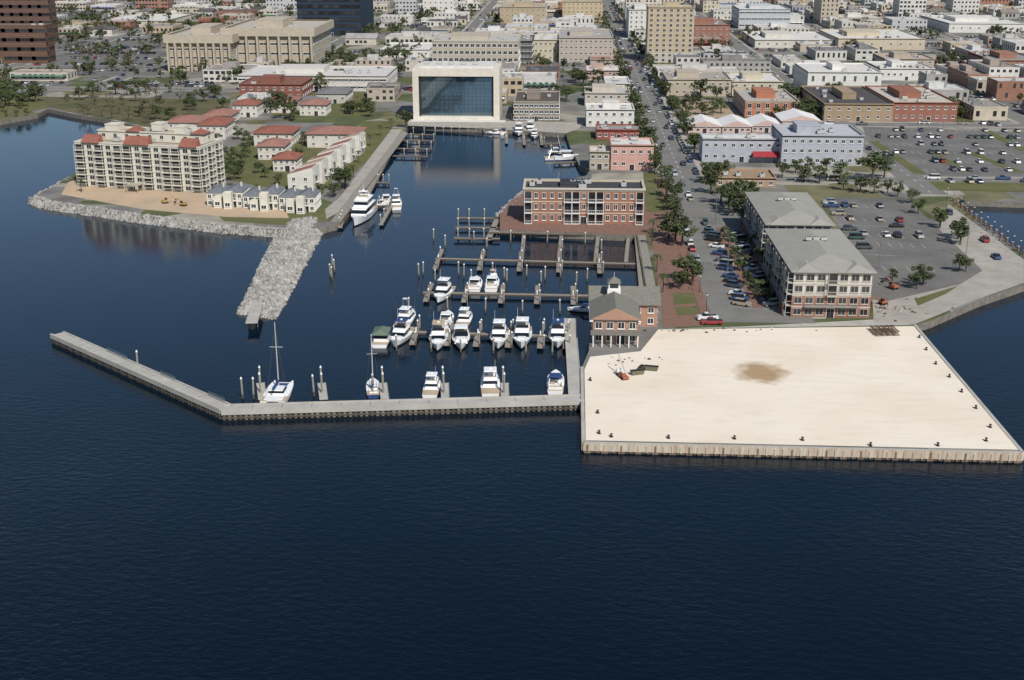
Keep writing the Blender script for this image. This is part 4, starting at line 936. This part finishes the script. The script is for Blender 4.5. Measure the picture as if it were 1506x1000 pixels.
# ---------------------------------------------------------------- filler town
FW=[(.55,.49,.38),(.62,.6,.55),(.48,.42,.34),(.34,.2,.15),(.32,.17,.12),(.5,.44,.37),(.4,.38,.35),(.64,.62,.58),(.62,.6,.55),(.5,.5,.5),(.5,.41,.29),(.58,.52,.45),(.6,.57,.5)]
FR=[(.66,.65,.62),(.55,.53,.49),(.66,.64,.6),(.25,.24,.23),(.36,.33,.3),(.64,.62,.57),(.12,.12,.12),(.4,.33,.28),(.57,.54,.5),(.62,.61,.58)]
HR=[(.22,.21,.2),(.14,.13,.12),(.32,.27,.23),(.42,.4,.38),(.27,.16,.13)]
nb=0; ybase=G(753,176)[1]
ys=[ybase]+sorted([e[0] for e in EW if e[0]>ybase+5])+[1900,2000,2120]
xs=[-800,-655]+sorted([e[0] for e in NS])+[795,900]
FARW=MB()
def filler(x,y,w,d,h,res):
    global nb
    indiv=nb<290; nb+=1
    col=R.choice(FW); rc=R.choice(HR) if res else R.choice(FR)
    if indiv: mb=MB(); rb=MB(); ox,oy,oz=0,0,0; WM,RM2=WALLO,ROOFO
    else: mb=rb=FARW; ox,oy,oz=x,y,LZ; WM,RM2=cm(col),cm(rc)
    mb.box(ox,oy,oz-.3,ox+w,oy+d,oz+h-(.0 if res else .5),WM,bot=False)
    fl=max(1,int(h/3.5)); fh=h/fl; n=max(2,int(w/3.4)); wd=R.choice((1.4,1.8,2.4))
    for f in range(fl):
        z=oz+f*fh+fh*.3; hh=fh*R.choice((.4,.5))
        for c in range(n):
            if R.random()<.12: continue
            xx=ox+w*(c+.5)/n; mb.poly([(xx-wd/2,oy-.05,z),(xx+wd/2,oy-.05,z),(xx+wd/2,oy-.05,z+hh),(xx-wd/2,oy-.05,z+hh)],GLASS)
        m=max(1,int(d/4))
        for c in range(m):
            yy=oy+d*(c+.5)/m
            if x>0: mb.poly([(ox-.05,yy+.8,z),(ox-.05,yy-.8,z),(ox-.05,yy-.8,z+hh),(ox-.05,yy+.8,z+hh)],GLASS)
            else: mb.poly([(ox+w+.05,yy-.8,z),(ox+w+.05,yy+.8,z),(ox+w+.05,yy+.8,z+hh),(ox+w+.05,yy-.8,z+hh)],GLASS)
    if res:
        rb.hip(ox,oy,ox+w,oy+d,oz+h+.16,min(w,d)*.2,.5,RM2,R.choice((None,'x','y')))
    else:
        mb.ring(ox,oy,ox+w,oy+d,oz+h-.6,oz+h+.12,.08,WM); mb.ring(ox,oy,ox+w,oy+d,oz+h-.6,oz+h+.12,-.3,WM); rb.poly([(ox+.3,oy+.3,oz+h-.4),(ox+w-.3,oy+.3,oz+h-.4),(ox+w-.3,oy+d-.3,oz+h-.4),(ox+.3,oy+d-.3,oz+h-.4)],RM2)
        for k in range(R.randint(1,8)):
            a,b=R.uniform(1,w-3),R.uniform(1,d-3); s=R.uniform(1,2.6); rb.box(ox+a,oy+b,oz+h-.5,ox+a+s,oy+b+s*.7,oz+h+R.uniform(.4,1.5),RM2 if k%2 else STEEL)
        if R.random()<.35 and w>12 and d>10: rb.box(ox+w*.3,oy+d*.4,oz+h-.5,ox+w*.6,oy+d*.75,oz+h+2.6,WM)
        if R.random()<.3: mb.tbox((ox+1,oy-1.8,ox+w-1,oy-.06),(ox+1,oy-.3,ox+w-1,oy-.06),oz+2.6,oz+3.4,R.choice((cm((.3,.07,.06)),cm((.08,.18,.12)),cm((.1,.13,.3)),cm(LW))))
    if indiv:
        t=inst('house' if res else 'town_building',mb.mesh('wall'),None,(x,y,LZ),0,None,col,('small house with pitched roof on a town block' if res else 'flat-roofed commercial building of the downtown blocks'),'house' if res else 'building','downtown buildings')
        inst('roof',rb.mesh('roof'),t,color=rc)
for j in range(len(ys)-1):
    y0=ys[j]+8;y1=ys[j+1]-8
    if y0>2100: break
    for i in range(len(xs)-1):
        x0=xs[i]+9;x1=xs[i+1]-8
        lim=y1*.48+40
        if x0>lim or x1<-lim: continue
        core=-90<x0<260
        y=y0
        while y<y1-10:
            dmax=y1-y; d=min(dmax,R.uniform(14,42) if core else R.uniform(12,32)); x=x0
            while x<x1-9:
                w=min(x1-x,R.choice((R.uniform(11,22),R.uniform(20,50))) if core else R.uniform(12,42))
                res=(not core) and R.random()<(.25 if x>0 else .5) and w<24
                r=(x,y,x+w,y+d)
                dens=.76 if core else .5
                if R.random()<dens and inland(x,y-4) and not hit(r) and not keep(r):
                    if not any(onroad(a,b,1) for a in(x,x+w) for b in (y,y+d)):
                        h=(R.choice((R.uniform(4.5,7),R.uniform(5,12))) if core else R.uniform(4,8)) if not res else R.uniform(3,6)
                        if y>1150 and R.random()<.05: h=R.uniform(14,24)
                        filler(x,y,w,d if not res else min(d,16),h,res); FOOT.append((x,y,x+w,y+d))
                elif inland(x,y):
                    q=R.random()
                    if q<.4:
                        for k in range(R.randint(3,8)): tree(x+R.uniform(0,w),y+R.uniform(0,d),R.uniform(5,10))
                    if q>.3 and not hit(r) and not keep(r) and y<1500:
                        patch('car_park',rect(x,y,x+w,y+d),ASPH,.045,True)
                        for yy in (3,14,24):
                            if yy<d-2:
                                for k in range(int(w/3)):
                                    if R.random()<.6: car(x+k*3+1.5,y+yy,0)
                x+=w+(R.choice((0,0,2,6)) if core else R.uniform(2,9))
            y+=d+R.choice((1,4,9))
inst('distant_town_buildings',FARW.mesh('distant_town'),kind='stuff',label='mass of small distant buildings of the town blocks',cat='buildings')
for k in range(1150):
    y=R.uniform(650,2300); x=R.uniform(-.48,.48)*y
    if x>-60 and x<260 and y<1300 and R.random()<.75: continue
    if onroad(x,y,2) or hit((x-2,y-2,x+2,y+2)) or keep((x,y,x,y)): continue
    tree(x,y,R.uniform(6,12))
for k in range(45):
    x,y=G(R.uniform(60,260),R.uniform(30,60)); tree(x,y,R.uniform(7,12))
cars=[c for c in cars if inland(c[0],c[1]) and abs(c[0])<c[1]*.46+20 and not hit((c[0]-.3,c[1]-.3,c[0]+.3,c[1]+.3))]
cars.sort(key=lambda c:math.hypot(c[0],c[1]))
KN={'sedan':'sedan','suv':'sport utility vehicle','van':'van','pickup':'pickup truck'}
for i,(x,y,a,k,ci) in enumerate(cars[:298]):
    col,cn=CC[ci]; b,g,wv=CM[k]
    o=inst('parked_car',b,None,(x,y,LZ+.08),a,None,col,f'{cn} {KN[k]} parked on the asphalt','car','cars on the streets and car parks')
    inst('window',g,o)
    if i<170: inst('wheel_set',wv,o)
PC=[mat('far_car_paint',c,.3) for c,_ in CC]
mb=MB()
for (x,y,a,k,ci) in cars[298:2300]:
    c,s=math.cos(a),math.sin(a)
    def T(px,py,z): return (x+px*c-py*s,y+px*s+py*c,LZ+.07+z)
    for (X0,X1,Y0,Y1,tx,ty0,ty1,z0,z1,m,tm) in ((-.9,.9,-2.2,2.2,.82,-2.1,2.1,.25,.95,PC[ci],None),(-.8,.8,-1.5,.9,.65,-1.2,.4,.951,1.5,BGL,PC[ci])):
        mb.hexa([T(X0,Y0,z0),T(X1,Y0,z0),T(X1,Y1,z0),T(X0,Y1,z0)],[T(-tx,ty0,z1),T(tx,ty0,z1),T(tx,ty1,z1),T(-tx,ty1,z1)],m,tm,bot=False)
inst('distant_cars',mb.mesh('cars'),kind='stuff',label='many distant parked cars in downtown lots and streets',cat='cars')
trees=[t for t in trees if inland(t[0],t[1]) and abs(t[0])<t[1]*.48+30]
trees.sort(key=lambda t:math.hypot(t[0],t[1])/t[2]**.3)
for i,(x,y,h,k) in enumerate(trees[:296]):
    tr,cr=(R.choice(TM) if k=='g' else R.choice(TB) if k=='b' else PM)
    nm,lb,ct=('palm_tree','small palm tree with arching green fronds','palm tree') if k=='p' else ('street_tree','green broadleaf tree with rounded uneven crown','tree') if k=='g' else ('brown_tree','sparse brownish storm-worn tree on the shore','tree')
    s=h*R.uniform(1.0,1.25) if k!='p' else h
    t=thing(nm,lb,ct,(x,y,LZ),R.uniform(0,6.28),'trees of the waterfront and town',(s*R.uniform(1,1.3) if k!='p' else s,)*2+(h,))
    inst('trunk',tr,t); inst('crown',cr,t)
mb=MB(); r=R; LV=[LEAF,LEAF,leafmat('dark_foliage',(.07,.09,.042),(.035,.048,.024)),leafmat('olive_foliage',(.15,.14,.08),(.075,.075,.04))]
for (x,y,h,k) in trees[296:2600]:
    lf=R.choice(LV); far=y>1200
    mb.tube((x,y,LZ),(x,y,LZ+h*.4),.25,BARK,4)
    for c in range(5 if far else 7):
        cx,cy,cz=x+r.gauss(0,h*.2),y+r.gauss(0,h*.2),LZ+h*r.uniform(.4,.85)
        for j in range(9 if far else 16):
            d=Vector((r.gauss(0,1),r.gauss(0,1),r.gauss(0,1))).normalized(); p=Vector((cx,cy,cz))+d*h*.15*r.uniform(.5,1.1)
            nn=(d+Vector((0,0,.5))).normalized(); u=nn.orthogonal().normalized(); w=nn.cross(u); s=h*(.1 if far else .07)*r.uniform(.6,1.2)
            mb.poly([p+u*s,p+w*s,p-u*s,p-w*s],lf)
inst('distant_trees',mb.mesh('distant_trees'),kind='stuff',label='mass of distant green trees among the downtown blocks',cat='trees')
# ---------------------------------------------------------------- street furniture, pier things
bm=MB(); bm.cyl(0,0,0,.12,.55,.55,10,DARK); bm.cyl(0,0,.12,.75,.3,.22,10,DARK); bm.cyl(0,0,.75,.95,.4,.36,10,mat('bollard_rust',(.12,.06,.04),.8)); bm=bm.mesh('bollard')
for p in((879,608),(881,638),(983,645),(1080,646),(1180,648),(1280,656),(1379,656),(1450,649),(1456,629),(1435,601),(1414,577),(1396,555),(1376,536),(1362,515),(1352,497),(868,560),(899,643)):
    x,y=G(*p); inst('mooring_bollard',bm,None,(x,y,LZ+.08),0,.72,label='dark iron mooring bollard on the pier edge',cat='bollard',group='bollards around the sand pier')
lm=MB(); lm.cyl(0,0,0,.5,.16,.1,8,DARK); lm.cyl(0,0,.5,4.2,.07,.05,6,DARK); lm.cyl(0,0,4.2,4.35,.16,.16,8,DARK); lm=lm.mesh('post')
lg=MB(); lg.cyl(0,0,4.35,4.75,.2,.26,8,WHITE); lg.cyl(0,0,4.75,4.95,.28,.05,8,DARK); lg=lg.mesh('lamp_globe')
def lamp(x,y):
    o=inst('street_lamp',lm,None,(x,y,LZ+.13),label='dark post street lamp with white globe beside the road',cat='street lamp',group='street lamps'); inst('lamp_globe',lg,o)
y=yP0+10
while y<yP1+150: lamp(bx0-1,y); lamp(bx1+1.4,y+5); y+=17
for k in range(12): p=G(1392+k*9.7,296+k*7.3); lamp(*p)
hm=MB(); hm.cyl(0,0,0,10,.14,.09,6,STEEL); hm.tube((-1,0,10),(1,0,10),.06,STEEL); hm=hm.mesh('pole'); hl=MB(); hl.box(-1.4,-.2,9.95,-.8,.2,10.1,STEEL); hl=hl.mesh('lamp_head'); h2=MB(); h2.box(.8,-.2,9.95,1.4,.2,10.1,STEEL); h2=h2.mesh('lamp_head')
for p in((1250,345),(1292,395),(1420,380),(1330,345),(1310,232),(1400,240),(1450,215),(1070,400),(1052,330),(1385,205)):
    x,y=G(*p); o=inst('light_pole',hm,None,(x,y,LZ),label='tall twin-head light pole in the car park',cat='light pole',group='car park light poles'); inst('lamp_head',hl,o); inst('lamp_head',h2,o)
pm=MB(); pm.box(-.3,-.3,0,.3,.3,1.3,brickm); pm.box(-.36,-.36,1.3,.36,.36,1.42,CONC); pm=pm.mesh('pillar')
t=thing('railing','brick pillar railing along the lagoon causeway','railing',(0,0,0)); A=Vector(G(1402,296));B=Vector(G(1506,375))
mb=MB()
for z in(.5,1.1): mb.tube((A.x,A.y,LZ+z),(B.x,B.y,LZ+z),.05,DARK)
inst('rail',mb.mesh('rail'),t)
for k in range(15): c=A.lerp(B,k/14); inst('pillar',pm,t,(c.x,c.y,LZ))
rs=mat('rusted_steel',(.14,.08,.05),.9,.5,1.5)
x,y=G(1300,490); t=thing('steel_truss_stack','stack of rusted steel truss frames on the sand','scrap steel',(x,y,LZ+.08),.1); mb=MB()
for k in range(6):
    yy=-2.4+k*.95
    for z in(.1,1.0): mb.tube((-3,yy,z),(3,yy+.2,z),.1,rs)
    for j in range(8): mb.tube((-3+j*.75,yy,.1+.9*(j%2)),(-2.25+j*.75,yy,1.0-.9*(j%2)),.06,rs)
for j in range(5): mb.tube((-2.6+j*1.3,-2.6,1.15),(-2.6+j*1.3,2.6,1.15),.08,rs)
inst('truss',mb.mesh('truss'),t)
x,y=G(916,556); t=thing('mobile_crane','small orange and white truck crane with raised boom','crane',(x,y,LZ+.08),.35,sc=(.62,.62,.62))
orr=mat('orange_red_paint',(.4,.14,.08),.6); mb=MB(); mb.box(-1.1,-3,.5,1.1,2.6,1.2,orr); mb.box(-1.05,2.61,.5,1.05,3.9,2.3,WHITE); mb.box(-1,-2,1.21,.2,.8,2.6,orr,WHITE); inst('body',mb.mesh('body'),t)
mb=MB(); mb.tube((.5,-1.5,1.8),(.5,5.5,7),.3,cm((.5,.47,.42)),4,.18); mb.tube((.5,5.5,7),(.5,5.5,3.5),.03,DARK); inst('boom',mb.mesh('boom'),t)
mb=MB()
for yy in(-2.2,-.8,2.9):
    for xx in(-1.2,.9): mb.tube((xx,yy,.5),(xx+.3,yy,.5),.5,TYRE,10)
    mb.tube((-1.1,yy,.5),(1.1,yy,.5),.1,TYRE)
inst('wheel_set',mb.mesh('wheels'),t)
grn=mat('olive_paint',(.2,.19,.12),.8,.4,1)
for (u,v,a,s) in((937,551,.3,.5),(958,545,-.2,.5),(943,544,1.2,.4)):
    x,y=G(u,v); mb=MB(); mb.tbox((-2.6,-1.1,2.6,1.1),(-3,-1.2,3,1.2),.15,1.9,grn,DARK); mb.ring(-3,-1.2,3,1.2,1.8,2.0,.08,grn)
    for k in range(6): mb.box(-2.5+k,-1.28,.3,-2.38+k,-1.14,1.85,grn)
    inst('skip_container',mb.mesh('skip'),None,(x,y,LZ+.08),a,s,label='olive green open-topped waste skip on sand',cat='skip',group='waste skips')
def excav(u,v,col,a,s=.6):
    x,y=G(u,v); t=thing('excavator','tracked excavator with bent arm at the work site','excavator',(x,y,LZ+.08),a,sc=(s,s,s))
    for xx in (-1.4,.8): mb=MB(); mb.box(xx,-1.7,0,xx+.6,1.7,.8,DARK); inst('track',mb.mesh('track'),t)
    mb=MB(); mb.box(-1.3,-1.8,.85,1.3,1.3,1.9,col); mb.tbox((-1.2,.1,-.2,1.5),(-1.15,.2,-.25,1.3),1.91,3.0,BGL,col); inst('body',mb.mesh('body'),t)
    mb=MB(); mb.tube((.4,1,1.6),(.4,4,4.2),.25,col); mb.tube((.4,4,4.2),(.4,6.2,1.8),.2,col); mb.box(-.1,5.9,1,.9,6.7,1.9,DARK); inst('arm',mb.mesh('arm'),t)
yel=mat('yellow_paint',(.42,.28,.08),.7)
excav(270,303,yel,1.2); excav(243,299,yel,-1); excav(1313,425,orr,.6,.65); excav(1298,448,orr,2,.6)
rub=MB()
for k in range(80):
    u,v=(R.gauss(925,20),R.gauss(530,5)) if k<14 else (R.gauss(1310,25),R.gauss(452,10)) if k<54 else (R.gauss(1060,60),R.gauss(486,1.5))
    x,y=G(u,v); s=R.uniform(.15,.5); rub.tbox((x-s,y-s*.6,x+s,y+s*.6),(x-s*.6,y-s*.3,x+s*.5,y+s*.4),LZ+.05,LZ+.1+s*R.uniform(.4,.9),R.choice((WOODD,CONCD,rs,cm((.4,.36,.3)))))
inst('rubble',rub.mesh('rubble'),kind='stuff',label='scattered rubble and timber scraps at the work site',cat='rubble')
inst('road_markings',mk.mesh('road_markings'),kind='structure')
# ---------------------------------------------------------------- light, sky, camera
sc=bpy.context.scene
w=bpy.data.worlds.new('World'); sc.world=w; w.use_nodes=True; n=w.node_tree.nodes; l=w.node_tree.links
sky=n.new('ShaderNodeTexSky'); sky.sky_type='NISHITA'; sky.sun_disc=False
SE=math.radians(44); SAZ=math.radians(152)
sky.sun_elevation=SE; sky.sun_rotation=SAZ; sky.air_density=1.0; sky.dust_density=.4; sky.ozone_density=2.5
l.new(sky.outputs[0],n['Background'].inputs[0]); n['Background'].inputs[1].default_value=.09
s=bpy.data.lights.new('sun','SUN'); s.energy=4.3; s.angle=math.radians(.5); s.color=(1,.95,.88)
so=bpy.data.objects.new('sun',s); COL.objects.link(so)
dv=Vector((math.sin(SAZ)*math.cos(SE),math.cos(SAZ)*math.cos(SE),math.sin(SE)))
so.rotation_euler=dv.to_track_quat('Z','Y').to_euler()
cam=bpy.data.cameras.new('camera'); co=bpy.data.objects.new('camera',cam); COL.objects.link(co); co.location=(0,0,CZ); co.rotation_euler=(pi/2-PITCH,0,YAW)
cam.sensor_width=36; cam.lens=F/1506*36; cam.clip_start=1; cam.clip_end=20000; sc.camera=co
sc.view_settings.view_transform='Standard'
try: sc.view_settings.look='None'
except: pass
